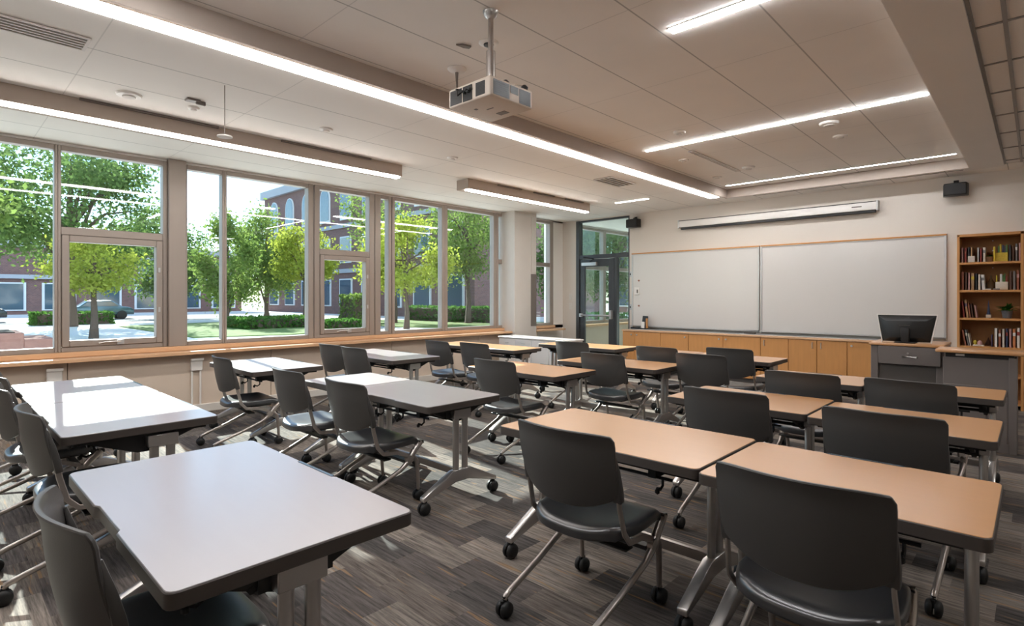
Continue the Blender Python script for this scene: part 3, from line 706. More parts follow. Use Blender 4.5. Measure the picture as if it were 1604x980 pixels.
f = MB(); MB().box((-.06, -.045, .11), (-.048, .04, .2)).build('file', BM['yellow'], t); MB().box((-.02, -.045, .11), (.002, .04, .215)).build('file', BM['white'], t)
MB().box((.006, -.045, .11), (.02, .04, .2)).build('file', BM['green'], t); MB().box((.022, -.045, .11), (.034, .04, .22)).build('file', BM['green'], t); MB().box((.04, -.045, .11), (.055, .04, .19)).build('file', BM['red'], t)
t = thing('storage_basket', 'yellow box of coloured files on the top bookcase shelf', 'basket', (BX0+.468, BY+.12, 1.991))
MB().box((-.065, -.06, 0), (.065, .06, .12)).build('box', mat('yellow patterned card', srgb(202, 176, 62), .7, var=.35, scale=60), t, bevel=.004)
for x, c_, h in ((-.055, 'tan', .2), (-.03, 'green', .21), (-.012, 'yellow', .235), (.015, 'navy', .22), (.035, 'dark grey', .21), (.052, 'green', .225)):
    MB().box((x-.009, -.045, .12), (x+.008, .04, h)).build('file', BM[c_], t)
t = thing('storage_basket', 'small speckled white box in front of books on the top bookcase shelf', 'basket', (BX0+.155, BY+.02, 1.991))
MB().box((-.038, -.012, 0), (.038, .024, .085)).build('box', mat('speckled card', srgb(206, 192, 182), .7, var=.3, scale=90), t, bevel=.004)
tag(MB().box((-.009, 0, 0), (.009, .1, .2)).build('folder', BM['yellow'], None, (BX0+.395, BY+.03, 1.991), bevel=.002), 'narrow yellow folder beside the yellow box on the top shelf', 'folder')
t = thing('ornament', 'small dark tower ornament on a light base, third bookcase shelf', 'ornament', (BX0+.33, BY+.15, 1.221))
MB().box((-.028, -.028, 0), (.028, .028, .045)).build('base', BM['cream'], t, bevel=.004)
MB().lathe([(.024, .045), (.02, .06), (.012, .12), (.009, .17), (.001, .25)], 8).build('tower', BM['navy'], t)
t = thing('ornament', 'dim glass bell ornament on the second bookcase shelf', 'ornament', (BX0+.352, BY+.22, 1.606))
MB().lathe([(.05, 0), (.052, .09), (.03, .12), (.012, .16), (.012, .2), (.001, .21)], 14).build('bell', mat('smoky amber glass', srgb(110, 84, 56), .15), t)
for x, m, lab in ((.325, 'cream', 'thin cream booklet lying flat on the second bookcase shelf'), (.415, 'grey', 'thin grey booklet lying flat on the second bookcase shelf')):
    tag(MB().box((-.03, -.03, 0), (.03, .03, .018)).build('booklet', BM[m], None, (BX0+x, BY+.06, 1.606), rz=.2, bevel=.002), lab, 'booklet')
t = thing('ornament', 'small pile of shells and flowers on the fourth bookcase shelf', 'ornament', (BX0+.228, BY+.05, .831))
MB().box((-.06, -.03, 0), (.06, .03, .02)).build('tray', BM['cream'], t, bevel=.004)
MB().lathe([(.025, .02), (.03, .04), (.02, .07), (.001, .08)], 10, (.015, 0, 0)).build('shell', BM['pink'], t)
MB().lathe([(.012, .02), (.022, .05), (.018, .07), (.001, .085)], 8, (-.035, 0, 0)).build('flower', BM['yellow'], t)
t = thing('ornament', 'dark pyramid ornament in the middle of the fourth bookcase shelf', 'ornament', (BX0+.32, BY+.315, .831))
MB().lathe([(.04, 0), (.039, .01), (.001, .115)], 4).build('pyramid', BM['brown'], t)
book('purple book leaning alone in the middle of the fourth shelf', 'books on the fourth shelf', BX0+.367, .831, .014, .16, 'purple')

# white low storage cabinet by the column
t = thing('credenza', 'long low white storage cabinet in front of the grey column', 'cabinet', (-6.85, 7.75, 0))
MB().box((-.85, .02, .05), (.85, .45, .72)).build('body', M['white'], t, bevel=.003)
MB().box((-.83, .05, 0), (.83, .43, .05)).build('plinth', M['greyd'], t)
MB().box((-.87, -.01, .72), (.87, .46, .745)).build('top', M['white'], t, bevel=.004)
for k in range(4):
    u = -.85+.425*k
    d = MB().box((u+.004, 0, .06), (u+.421, .02, .71)).build('door', M['white'], t, bevel=.003)
    MB().tube([(u+.2, 0, .63), (u+.2, -.02, .63), (u+.26, -.02, .63), (u+.26, 0, .63)], .005, 6).build('handle', M['alu'], d)

# ------------------------------------------------------------------ training tables
def outline(a, b, r=.03, notch=.011, nl=.3, ins=0.):
    a -= ins; b -= ins; p = []
    def corner(cx, cy, a0):
        for k in range(5):
            t = a0+PI/2*k/4; p.append((cx+r*math.cos(t), cy+r*math.sin(t)))
    def nt(y, sgn):
        if a*2 < nl+.2: return
        q = [(nl/2+.02, y), (nl/2, y-notch*(1 if y > 0 else -1)), (-nl/2, y-notch*(1 if y > 0 else -1)), (-nl/2-.02, y)]
        p.extend(q if sgn > 0 else q[::-1])
    corner(a-r, b-r, 0); nt(b, 1); corner(-a+r, b-r, PI/2); corner(-a+r, -b+r, PI); nt(-b, -1); corner(a-r, -b+r, 3*PI/2)
    p2 = []
    for (x, y) in p:
        p2.append((x, y))
    return p2
TABLE_MESH = {}
def caster_mb(x, y, R_=.032, top=.075):
    m = MB()
    for s in (-1, 1): m.lathe([(R_*.45, s*.005), (R_*.93, s*.005), (R_, s*.009), (R_*.98, s*.02), (R_*.85, s*.029), (R_*.55, s*.034), (R_*.2, s*.036)], 18, (x, y, R_), axis='x')
    m.box((x-.006, y-.022, R_+.006), (x+.006, y+.02, R_*2+.004))
    m.tube([(x, y, R_*1.7), (x, y, top+.01)], .01, 8)
    return m
def table(label, x0, x1, y0, y1, il=None, ir=None, ly=0, top='lam'):
    group = 'training tables with maple tops' if top == 'lam' else 'training tables with pale grey tops, window glare in the colour'
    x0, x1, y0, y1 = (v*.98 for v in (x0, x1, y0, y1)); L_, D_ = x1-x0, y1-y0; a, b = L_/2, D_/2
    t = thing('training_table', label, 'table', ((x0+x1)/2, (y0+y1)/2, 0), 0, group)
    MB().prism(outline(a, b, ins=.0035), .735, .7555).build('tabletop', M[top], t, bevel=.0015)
    MB().prism(outline(a, b), .707, .7535).build('edge_band', M['band'], t, bevel=.003)
    MB().box((-a+.05, -b+.06, .687), (a-.05, b-.06, .707)).build('underside', M['blackm'], t)
    if L_ > .6:
        MB().box((-.15, b-.018, .7535), (.15, b-.0045, .7575)).build('cable_flap', M['flap'], t)
    # under frame with tray and hooks
    uf = MB()
    uf.tube([(-a+.1, -b*.35, .635), (a-.1, -b*.35, .635)], .012, 6); uf.tube([(-a+.1, b*.3, .635), (a-.1, b*.3, .635)], .012, 6)
    uf.box((-a+.09, -.12, .62), (-a+.15, .12, .69)); uf.box((a-.15, -.12, .62), (a-.09, .12, .69))
    if L_ > .8:
        uf.tube([(-a+.2, -b*.55, .625), (a-.2, -b*.55, .625)], .008, 6)
        for k in range(3):
            x = -a+.3+(L_-.6)*k/2
            uf.box((x-.02, -b*.6, .62), (x+.02, -b*.3, .675))
            uf.tube([(x+.05, -b*.55, .625), (x+.05, -b*.55, .59), (x+.05, -b*.62, .575), (x+.05, -b*.7, .59)], .007, 5)
            uf.lathe([(.001, .56), (.012, .568), (.012, .582), (.001, .59)], 8, (x+.05, -b*.7, 0))
    uf.build('under_frame', M['blackm'], t)
    ix = .075 if L_ > .6 else .06; xe = []
    for s in (-1, 1):
        x = -a+(ix if il is None else il) if s < 0 else a-(ix if ir is None else ir)
        xe.append(x)
        # wing brackets under the top
        MB().prism([(-b+.07, .7), (-.03, .59), (.03, .59), (b-.07, .7), (b-.07, .675), (.1, .6), (.05, .5), (-.05, .5), (-.1, .6), (-b+.07, .675)][:4], x-.012-s*.04, x+.012-s*.04, plane='yz').build('wing_bracket', M['blackm'], t, bevel=.003)
        lg = MB()
        for q in (-.043, .043): lg.tube([(x, q, .2), (x, q, .675)], .026, 12, .72)
        lg.box((x-.03, -.08, .62), (x+.03, .08, .69)).box((x-.02, -.05, .19), (x+.02, .05, .23))
        leg = lg.build('leg', M['chrome'], t, bevel=.004, loc=(0, ly, 0))
        ft_ = MB()
        e = b*.93
        ft_.prism([(-e-.02, .09), (-e-.02, .122), (-.085, .25), (.085, .25), (e+.02, .122), (e+.02, .09), (.06, .165), (-.06, .165)], x-.026, x+.026, plane='yz')
        ft_.build('foot', M['chrome'], leg, bevel=.008, seg=2)
        for q in (-1, 1): caster_mb(x, q*e, .043, .1).build('caster', M['wheel'], leg)
    MB().bar([(xe[0], .045, .195), (xe[1], .045, .195)], .03, .05, up=(0, 1, 0)).build('stretcher', M['tube'], t, bevel=.004, loc=(0, ly, 0))
    return t
TB = [
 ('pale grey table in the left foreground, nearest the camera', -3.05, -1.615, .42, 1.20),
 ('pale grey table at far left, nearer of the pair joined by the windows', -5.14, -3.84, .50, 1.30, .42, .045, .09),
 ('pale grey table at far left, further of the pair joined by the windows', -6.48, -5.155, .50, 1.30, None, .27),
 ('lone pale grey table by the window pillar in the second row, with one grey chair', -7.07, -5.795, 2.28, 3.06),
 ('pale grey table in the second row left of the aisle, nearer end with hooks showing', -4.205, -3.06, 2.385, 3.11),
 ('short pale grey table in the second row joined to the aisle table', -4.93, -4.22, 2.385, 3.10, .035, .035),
 ('wood table in the second row right of the aisle, behind the large foreground chair', -2.33, -1.09, 2.34, 3.07),
 ('wood table at right edge of the second row, nearest the camera on the right', -1.075, -.10, 2.30, 3.03),
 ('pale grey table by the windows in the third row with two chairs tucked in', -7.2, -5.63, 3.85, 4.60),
 ('table in the third row left of the aisle, brown-topped, behind one chair', -4.6, -3.36, 4.13, 4.85, .36),
 ('wood table in the third row right of the aisle, with a chair before its middle', -2.085, -1.09, 3.93, 4.64),
 ('wood table at the right end of the third row before the lectern', -1.075, -.15, 3.87, 4.57),
 ('table by the windows in the fourth row with two chairs in front', -7.32, -5.45, 5.80, 6.42),
 ('table in the fourth row left of the aisle behind a wide dark chair', -4.25, -2.92, 5.27, 5.97),
 ('wood table in the fourth row right of the aisle, left of the teacher console', -1.99, -1.09, 5.52, 6.17),
 ('wood table at the right end of the fourth row, just before the lectern', -1.075, -.18, 5.48, 6.10),
 ('table in the back row before the glazed door', -6.0, -4.5, 6.95, 7.62),
 ('longer back-row table before the orange cabinets', -3.36, -2.27, 6.80, 7.44),
 ('short back-row table end joined to the one before the orange cabinets', -3.88, -3.375, 6.84, 7.46),
]
for T_ in TB: table(*T_, top='lam_glare' if 'grey table' in T_[0] else 'lam')  # window-side tops get the grey that holds window glare

# ------------------------------------------------------------------ nesting chairs on casters
def make_chair():
    t = thing('rolling_chair', 'x', 'chair')
    W = .28
    def back(u, v):
        uu = u*2-1
        zt = .915-.01*abs(uu)**4; zb = .56+.07*abs(uu)**2.6
        z = zb+(zt-zb)*v
        wdt = W*(1-.03*(1-v)**2)
        if v > .9: wdt -= .012*((v-.9)/.1)**2
        y = -.27-.07*(1-uu*uu)+.055*(1-v)**.8*(1-.25*v)-.01*math.sin(v*PI)
        if v > .8: y -= .014*((v-.8)/.2)**2
        return (uu*wdt, y, z), Vector((.5*uu, -1, -.1))
    bk = MB().shell(back, 20, 12, .016).build('backrest', M['chair'], t, bevel=.004)
    for s in (-1, 1):
        MB().tube([(s*.256, -.2, .605), (s*.258, -.21, .66), (s*.26, -.228, .74), (s*.262, -.25, .83)], [.017, .017, .014, .006], 4, 1.25, 0, (1, 0, 0), True).build('sleeve', M['chair'], bk, bevel=.012, seg=2)
    def seat(u, v):
        uu = u*2-1
        wd = .245+.025*math.sin(min(1, v*1.15)*PI*.9)
        y = -.27+.50*v
        k = abs(uu)**3.2
        if v < .4: y += .085*k*(1-v/.4)**1.3; wd -= .012*(1-v/.4)
        if v > .8: y -= .04*k*(v-.8)/.2
        z = .472-.02*(1-uu*uu)*math.sin(v*PI)-.03*max(0, (v-.8)/.2)**2+.012*uu*uu-.014*max(0, 1-v/.12)**2-.012*max(0, (abs(uu)-.85)/.15)**2
        return (uu*wd, y, z), Vector((0, 0, 1))
    MB().shell(seat, 18, 16, .05).build('seat', M['seat'], t, bevel=.013, seg=3)
    MB().box((-.17, -.14, .395), (.17, .15, .425)).build('seat_pan', M['black'], t, bevel=.006)
    MB().bar([(-.225, .11, .3), (.225, .11, .3)], .05, .02, up=(0, 1, 0)).bar([(-.225, -.06, .345), (.225, -.06, .345)], .06, .012, up=(0, 1, 0)).build('cross_bar', M['black'], t, bevel=.003)
    for s in (-1, 1):
        X = s*.252
        MB().bar([(s*.258, -.21, .66), (s*.26, -.2, .58), (s*.266, -.17, .46), (s*.262, -.12, .405), (s*.255, .0, .39), (s*.252, .1, .35)], .012, .028).build('back_post', M['tube'], t, bevel=.003)
        rl = MB().tube([(s*.248, .215, .43), (X, .15, .375), (X, .09, .3), (X, .03, .258), (s*.245, -.16, .18), (s*.238, -.37, .108), (s*.236, -.4, .095), (s*.236, -.41, .08)], [.02, .023, .02, .016, .0145, .0145, .0145, .012], 10, 1).build('leg', M['tube'], t)
        caster_mb(s*.236, -.41, .038, .085).build('caster', M['wheel'], rl)
        fl = MB().tube([(X, .1, .33), (s*.246, .15, .33), (s*.24, .18, .295), (s*.235, .195, .19), (s*.233, .2, .1), (s*.233, .2, .075)], [.02, .017, .016, .014, .013, .012], 10, 1).build('leg', M['tube'], t)
        caster_mb(s*.233, .2, .038, .085).build('caster', M['wheel'], fl)
        MB().lathe([(.012, -.02), (.03, -.016), (.03, .016), (.012, .02)], 12, (X, .105, .325), axis='x').build('hub', M['tube'], t)
        MB().box((s*.243-.018, .19, .415), (s*.243+.018, .235, .44)).build('seat_clip', M['black'], t, bevel=.004)
    return t
chair0 = make_chair()
CH = [  # centre x, y of the backrest's top edge, turn in degrees, label
 (-2.14, .29, 0, 'grey rolling chair at bottom left, tucked under the nearest pale table'),
 (-4.16, .41, 0, 'grey rolling chair at the nearer of the joined tables on the far left'),
 (-5.36, .37, 0, 'grey rolling chair at far left in front of the further joined table'),
 (-6.15, .42, 0, 'grey chair cut by the left picture edge, furthest along the joined tables'),
 (-6.31, 2.16, -4, 'grey rolling chair at the lone table by the window pillar'),
 (-4.79, 2.17, 0, 'grey rolling chair at the short second-row table left of the aisle'),
 (-3.82, 2.17, 0, 'grey rolling chair at the second-row aisle table, right of its neighbour'),
 (-1.69, 2.13, 0, 'large dark chair right of centre in the foreground, seen from behind'),
 (-.62, 2.11, 0, 'largest dark chair at the bottom right, closest to the camera'),
 (-1.56, 3.74, 0, 'dark chair in the third row right of the aisle, behind the foreground wood table'),
 (-.63, 3.62, 0, 'wide dark chair at the right end of the third row'),
 (-1.45, 5.06, 0, 'dark chair in the fourth row left of the wide one near the lectern'),
 (-.69, 5.12, -5, 'dark chair in the fourth row in front of the lectern'),
 (-3.58, 5.24, 0, 'dark chair at the fourth-row aisle table, seat showing'),
 (-4.01, 3.95, 0, 'dark chair at the brown-topped third-row table left of the aisle'),
 (-6.36, 5.12, -4, 'grey chair by the windows in the fourth row, seat showing, left of its neighbour'),
 (-5.69, 5.22, 0, 'grey chair by the windows in the fourth row, right of its neighbour'),
 (-6.95, 3.74, 0, 'grey chair by the windows in the third row, left of its neighbour'),
 (-6.32, 3.72, 0, 'grey chair by the windows in the third row, right of its neighbour'),
 (-4.86, 6.36, 0, 'dark chair at the back-row table before the glazed door'),
 (-2.74, 5.94, 0, 'dark chair in the back row before the orange cabinets, seen whole'),
 (-2.79, 6.86, 0, 'dark chair in the back row half hidden behind the one seen whole'),
 (-3.55, 6.42, 0, 'grey chair in the back row standing in front of the orange cabinets, left one'),
]
src = [True]
for x, yb, rz, lab in CH:
    o = chair0 if src[0] else copy_tree(chair0)
    src[0] = False
    o.location = (x*.9375, yb*.9375+.283, 0); o.rotation_euler = (0, 0, math.radians(rz))
    tag(o, lab, 'chair', 'rolling chairs at the tables')

# ------------------------------------------------------------------ outdoors
GZ = -.15
def ground(name, poly, m, z, th=.05): return struct(name, MB().prism(poly, z-th, z), m, smooth=False)
ground('ground', [(-160, -70), (XW-.26, -70), (XW-.26, 120), (-160, 120)], M['conc'], GZ, .3)
ground('ground_street', [(-60, -60), (-46, -60), (-46, 26), (-60, 26)], M['asph'], GZ+.02)
ground('ground_lawn', [(-38, 7.5), (-25, 7.5), (-24, 11), (-24.5, 15.5), (-34, 17.5), (-40, 15)], M['grass'], GZ+.04)
ground('ground_lawn', [(-40, 19), (-26, 18.0), (-18, 22), (-14, 30), (-30, 27)], M['grass'], GZ+.04)
ground('ground_lawn', [(-22, 26), (-10, 18), (-9, 60), (-22, 60)], M['grass'], GZ+.03)
def facade_windows(t, specs, axis, face, m_fr='trimw'):
    for (u0, u1, z0, z1, arch) in specs:
        fr = MB(); gl = MB()
        pts = [(u0, z0), (u1, z0), (u1, z1)]
        if arch:
            r = (u1-u0)/2; c = (u0+u1)/2
            pts += [(c+r*math.cos(a*PI/8), z1+r*1.3*math.sin(a*PI/8)) for a in range(1, 8)]
        pts += [(u0, z1)]
        cx = sum(p[0] for p in pts)/len(pts); cz = sum(p[1] for p in pts)/len(pts)
        big = [(cx+(p[0]-cx)*1.18, cz+(p[1]-cz)*1.1) for p in pts]
        pl_ = 'xz' if axis == 'x' else 'yz'
        s = -1 if axis == 'x' else 1
        fr.prism(big, face, face+s*.12, plane=pl_); gl.prism(pts, face, face+s*.16, plane=pl_)
        f_ = fr.build('window', M[m_fr], t, smooth=False); gl.build('pane', M['pane'], f_, smooth=False)
t = thing('street_building', 'tall red brick building with arched windows seen through the middle windows', 'building', (0, 0, GZ))
MB().box((-69, 28.6, 0), (-31, 46, 13.6)).build('wall', M['brick'], t, smooth=False)
MB().box((-69.4, 28.2, 13.6), (-30.6, 46.4, 14.5)).build('cornice', M['stone'], t, smooth=False)
MB().box((-69.1, 28.45, 8.6), (-30.9, 28.6, 9.0)).box((-69.1, 28.45, 4.1), (-30.9, 28.6, 4.5)).build('stone_band', M['stone'], t, smooth=False)
MB().box((-60, 30, 14.5), (-36, 44, 15.2)).prism([(-52, 14.5), (-46, 14.5), (-49, 17.5)], 28.6, 40, plane='xz').build('roof', M['stone'], t, smooth=False)
sp_ = []
for k in range(9):
    u = -67+k*4.1
    sp_.append((u, u+1.7, 9.6, 11.8, True)); sp_.append((u, u+1.7, 5.2, 7.6, False)); sp_.append((u-.1, u+1.9, .9, 3.4, False))
facade_windows(t, sp_, 'x', 28.6)
t = thing('street_building', 'low red brick building with white shopfronts across the street, behind the left trees', 'building', (0, 0, GZ))
MB().box((-90, -70, 0), (-72, 27, 6.6)).build('wall', M['brick'], t, smooth=False)
MB().box((-90.3, -70.3, 6.6), (-71.7, 27.3, 7.2)).build('cornice', M['stone'], t, smooth=False)
MB().box((-72, -70, 3.5), (-71.7, 27, 3.9)).build('stone_band', M['stone'], t, smooth=False)
sp_ = []
for k in range(24):
    u = -66+k*3.9; sp_.append((u, u+2.3, .5, 3.0, False))
    if k % 2: sp_.append((u+.3, u+1.9, 4.4, 6.0, False))
facade_windows(t, sp_, 'y', -72)
t = thing('street_building', 'brick building beyond the passage windows at the far right of the view', 'building', (0, 0, GZ))
MB().box((-34, 52, 0), (-10, 66, 8)).build('wall', M['brick'], t, smooth=False)
MB().box((-34.3, 51.7, 8), (-9.7, 66.3, 8.6)).build('cornice', M['stone'], t, smooth=False)
facade_windows(t, [(-33+k*3, -31.4+k*3, .8, 3, False) for k in range(8)]+[(-33+k*3, -31.4+k*3, 4.6, 6.6, False) for k in range(8)], 'x', 52)

def leafcloud(rx, ry, rz, cz, n, size, seed, clumps=22, fill=.42):
    q = random.Random(seed); mb = MB(); cl = []
    for k in range(clumps):
        while True:
            p = Vector((q.uniform(-1, 1), q.uniform(-1, 1), q.uniform(-1, 1)))
            if p.length < 1: break
        p = p.normalized()*(p.length**.45)*.82
        cl.append(p)
    for k in range(n):
        c_ = q.choice(cl); g3 = Vector((q.gauss(0, 1), q.gauss(0, 1), q.gauss(0, .8)))*fill*.42
        p = c_+g3
        p = Vector((p.x*rx, p.y*ry, p.z*rz+cz)); s = size*q.uniform(.6, 1.3)
        a = Vector((q.gauss(0, 1), q.gauss(0, 1), q.gauss(0, 1))).normalized(); b = a.cross(Vector((q.gauss(0, 1), q.gauss(0, 1), q.gauss(0, 1)))).normalized()
        mb.add([p-a*s, p+b*s*.5, p+a*s, p-b*s*.5], [(0, 1, 2, 3)])
    return mb, cl
def tree(label, x, y, ztop, zbot, r, m, n, size, seed, tr=.12, name='tree', trunk_m='bark', clumps=24):
    t = thing(name, label, 'tree', (x, y, GZ), 0, 'trees outside the windows')
    ztop -= GZ; zbot -= GZ; cz = (ztop+zbot)/2; rz_ = (ztop-zbot)/2
    mb, cl = leafcloud(r, r, rz_, cz, int(n*3.6), size*.62, seed, clumps)
    tk = MB().tube([(0, 0, 0), (.05, .02, zbot*.5), (-.03, 0, zbot), (.05, 0, cz), (0, .05, cz+rz_*.6)], [tr*1.5, tr, tr*.85, tr*.55, tr*.15], 8)
    q = random.Random(seed+1)
    for p in cl[:12]:
        e = Vector((p.x*r, p.y*r, p.z*rz_+cz)); s0 = Vector((0, 0, zbot+(cz-zbot)*q.uniform(0, 1)))
        tk.tube([s0, (s0+e)/2+Vector((0, 0, .15*rz_)), e], [tr*.45, tr*.28, tr*.08], 5)
    tk.build('trunk', M[trunk_m], t)
    mb.build('foliage', M[m], t, smooth=False)
tree('small bright tree on the plaza in the lower pane left of the pillar', -27.66, 4.64, 4.15, 1.55, 1.75, 'leafB', 1500, .13, 11, .12)
tree('big green tree filling the leftmost window panes', -40, 5.6, 11.2, 2.4, 5.0, 'leafA', 4200, .24, 12, .28, clumps=42)
tree('tall green tree at the left picture edge', -31.5, -1.4, 8.4, 2.0, 3.6, 'leafC', 3800, .24, 13, .26, clumps=40)
tree('dark green tree right of the big one, seen beside the pillar', -50, 13.3, 9.4, 1.2, 3.7, 'leafA', 2600, .24, 14, .2)
tree('slim green tree behind the narrow pane right of the pillar', -37.5, 13.2, 6.8, .3, 1.9, 'leafC', 1900, .2, 15, .15)
tree('tall green tree left of the yellow-green tree in the large pane', -46, 19.2, 9.8, .6, 2.7, 'leafC', 2600, .24, 16, .2)
tree('yellow-green tree in the centre of the large window pane', -38, 18.6, 6.9, 1.9, 2.3, 'leafB', 2200, .19, 17, .15)
tree('thin leafy tree before the brick building, in the pane with the opening sash', -33.5, 21.6, 9.8, 4.0, 2.6, 'leafC', 900, .2, 18, .2)
tree('bright tree in the middle of the double pane, on the beige ground', -24.15, 17.4, 5.75, 1.55, 2.5, 'leafB', 2600, .17, 19, .12)
tree('tall green tree in the last large pane before the grey column', -26.2, 23.6, 8.8, 2.6, 2.8, 'leafC', 2600, .18, 20, .15)
tree('green tree seen through the narrow window behind the grey column', -19.6, 25.2, 8.4, .6, 2.2, 'leafA', 2400, .2, 21, .18)
tree('green tree left behind the glazed door', -20, 31, 8.6, .9, 2.9, 'leafC', 2400, .19, 22, .18)
tree('green tree right behind the glazed door', -13.2, 28, 8.0, 1.0, 2.6, 'leafA', 2400, .19, 23, .18)
tree('young pale tree between the double pane and the sash window', -29.8, 20.6, 6.6, 1.9, 1.8, 'leafB', 1300, .16, 24, .1)
def hedge(label, x, y, lx, ly, h, seed, n=1600, m='hedge', size=.11):
    t = thing('hedge', label, 'hedge', (x, y, GZ), 0, 'hedges outside the windows')
    q = random.Random(seed); mb = MB()
    for k in range(n):
        p = Vector((q.uniform(-1, 1), q.uniform(-1, 1), q.uniform(-.9, 1)))
        ax = q.randrange(3)
        p[ax] = math.copysign(q.uniform(.8, 1), p[ax])
        p = Vector((p.x*lx/2, p.y*ly/2, h/2+p.z*h/2*(1-.15*q.random())))
        if p.z < .03: p.z = .03
        a = Vector((q.gauss(0, 1), q.gauss(0, 1), q.gauss(0, 1))).normalized(); b = a.cross(Vector((q.gauss(0, 1), q.gauss(0, 1), q.gauss(0, 1)))).normalized(); s = size*q.uniform(.6, 1.3)
        mb.add([p-a*s, p+b*s*.6, p+a*s, p-b*s*.6], [(0, 1, 2, 3)])
    mb.build('foliage', M[m], t, smooth=False)
    MB().box((-lx/2*.86, -ly/2*.86, 0), (lx/2*.86, ly/2*.86, h*.82)).build('branches', M['bark'], t)
hedge('long low clipped hedge on the lawn below the large window pane', -30.5, 13.2, 3.0, 4.2, .62, 31, 2600)
hedge('dark low hedge on the lawn left of the small bright tree', -44, -1, 1.4, 6.5, .8, 32)
hedge('low hedge behind the small bright tree', -43.2, 6.2, 1.4, 4, .8, 33)
hedge('round hedge row behind the bright tree in the double pane', -30.5, 24.6, 5.5, 1.6, 1.1, 34, 1800)
hedge('hedge below the tree in the last large pane', -26, 25.2, 2.6, 1.6, 1.1, 35, 1200)
hedge('low hedge at the end of the lawn under the sash window', -27.2, 15.2, 1.6, 1.8, .5, 36, 900)
hedge('flowering shrub below the sash window, taller than the hedges', -28.8, 17.4, 1.7, 1.7, 1.9, 37, 1200, 'leafC')
hedge('hedge seen through the glazed door', -15, 21, 3.5, 1.6, 1.0, 38, 1200)
t = thing('planter', 'low red brick planter wall at the bottom of the leftmost window', 'planter', (-24.2, 1.1, GZ))
MB().box((-1.2, -1.6, 0), (1.2, 1.0, .55)).box((-1.2, 1.0, 0), (1.2, 1.75, .34)).build('wall', M['terra'], t, bevel=.02)
MB().box((-1.0, -1.4, .55), (1.0, .8, .58)).build('soil', M['soil'], t)
def car(label, x, y, rz, m):
    t = thing('car', label, 'car', (x, y, GZ), rz)
    prof = [(-2.1, .35), (-2.15, .75), (-1.9, .92), (-1.3, .98), (-.75, 1.42), (.7, 1.45), (1.35, 1.0), (1.95, .9), (2.15, .7), (2.15, .35)]
    MB().prism([(u, w) for u, w in prof], -.82, .82, plane='xz').build('body', m, t, bevel=.06, seg=2)
    MB().prism([(-1.15, 1.0), (-.7, 1.37), (.65, 1.39), (1.2, 1.0)], -.835, .835, plane='xz').build('window', M['pane'], t)
    for u in (-1.35, 1.35):
        for s in (-1, 1): MB().lathe([(.2, s*.7), (.33, s*.7), (.33, s*.86), (.2, s*.88)], 18, (u, 0, .33), axis='y').build('wheel', M['wheel'], t)
car('teal car parked on the street behind the narrow pane right of the pillar', -52, 9.0, PI/2, M['carp'])
car('dark car parked beyond the glazed door', -14.5, 36.5, .6, M['card'])
car('dark car parked on the street at the far left', -50, 1.5, PI/2, M['card'])
t = thing('lamp_post', 'dark street lamp post on the far pavement behind the sash window', 'lamp post', (-43, 26.5, GZ))
MB().tube([(0, 0, 0), (0, 0, 5)], .07, 8).build('post', M['blackm'], t)
MB().lathe([(.1, 5), (.22, 5.1), (.28, 5.45), (.05, 5.7)], 10).build('lantern', M['stone'], t)

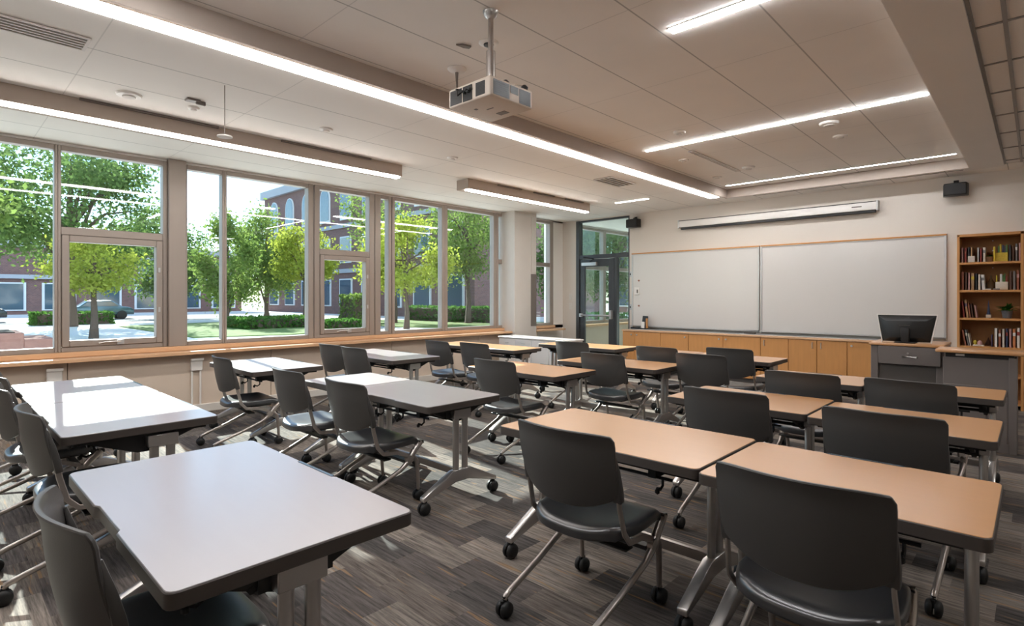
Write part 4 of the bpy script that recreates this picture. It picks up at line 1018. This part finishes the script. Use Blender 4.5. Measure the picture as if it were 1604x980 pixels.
# ------------------------------------------------------------------ light and camera
wd = bpy.data.worlds.new('World'); SC.world = wd; wd.use_nodes = True
nt = wd.node_tree; bg = nt.nodes['Background']
sky = nt.nodes.new('ShaderNodeTexSky'); sky.sky_type = 'NISHITA'; sky.sun_disc = False
sky.sun_elevation = math.radians(40); sky.sun_rotation = math.radians(90); sky.air_density = 1.1; sky.dust_density = .6; sky.ozone_density = 2.2
tc = nt.nodes.new('ShaderNodeTexCoord'); nz = nt.nodes.new('ShaderNodeTexNoise'); nz.inputs['Scale'].default_value = 3.5; nz.inputs['Detail'].default_value = 7
mp = nt.nodes.new('ShaderNodeMapping'); mp.inputs['Scale'].default_value = (1, 1, 2.4)
nt.links.new(tc.outputs['Generated'], mp.inputs[0]); nt.links.new(mp.outputs[0], nz.inputs['Vector'])
rp = nt.nodes.new('ShaderNodeValToRGB'); rp.color_ramp.elements[0].position = .54; rp.color_ramp.elements[1].position = .78
nt.links.new(nz.outputs[0], rp.inputs[0])
mxs = nt.nodes.new('ShaderNodeMix'); mxs.data_type = 'RGBA'; mxs.inputs[7].default_value = (1.75, 1.95, 2.2, 1)
nt.links.new(rp.outputs[0], mxs.inputs[0]); nt.links.new(sky.outputs[0], mxs.inputs[6]); nt.links.new(mxs.outputs[2], bg.inputs[0])
bg.inputs[1].default_value = .32
sl = bpy.data.lights.new('sun', 'SUN'); sl.energy = 9.5; sl.angle = math.radians(.6); sl.color = (1, .95, .88)
so = bpy.data.objects.new('sun', sl); COL.objects.link(so)
el, az = math.radians(30), math.radians(-7)
dirv = Vector((math.cos(el)*math.cos(az), math.cos(el)*math.sin(az), -math.sin(el)))
so.rotation_euler = dirv.to_track_quat('-Z', 'Y').to_euler()
so.location = (-20, 5, 20)

cam = bpy.data.cameras.new('camera'); co = bpy.data.objects.new('camera', cam); COL.objects.link(co)
cam.sensor_width = 36; cam.lens = 36*868.7/1604
co.location = (0, 0, 1.5); co.rotation_euler = (PI/2, 0, math.atan(823/868.7))
cam.shift_y = -(490-466)/1604
cam.clip_end = 400
SC.camera = co
SC.view_settings.view_transform = 'Standard'; SC.view_settings.look = 'None'; SC.view_settings.gamma = 1
SC.view_settings.use_curve_mapping = False
SC.view_settings.exposure = .72
cy = SC.cycles
cy.use_denoising = True
cy.max_bounces = 10; cy.diffuse_bounces = 5; cy.glossy_bounces = 4; cy.transparent_max_bounces = 16; cy.transmission_bounces = 6
cy.sample_clamp_indirect = 6
cy.caustics_reflective = False; cy.caustics_refractive = False
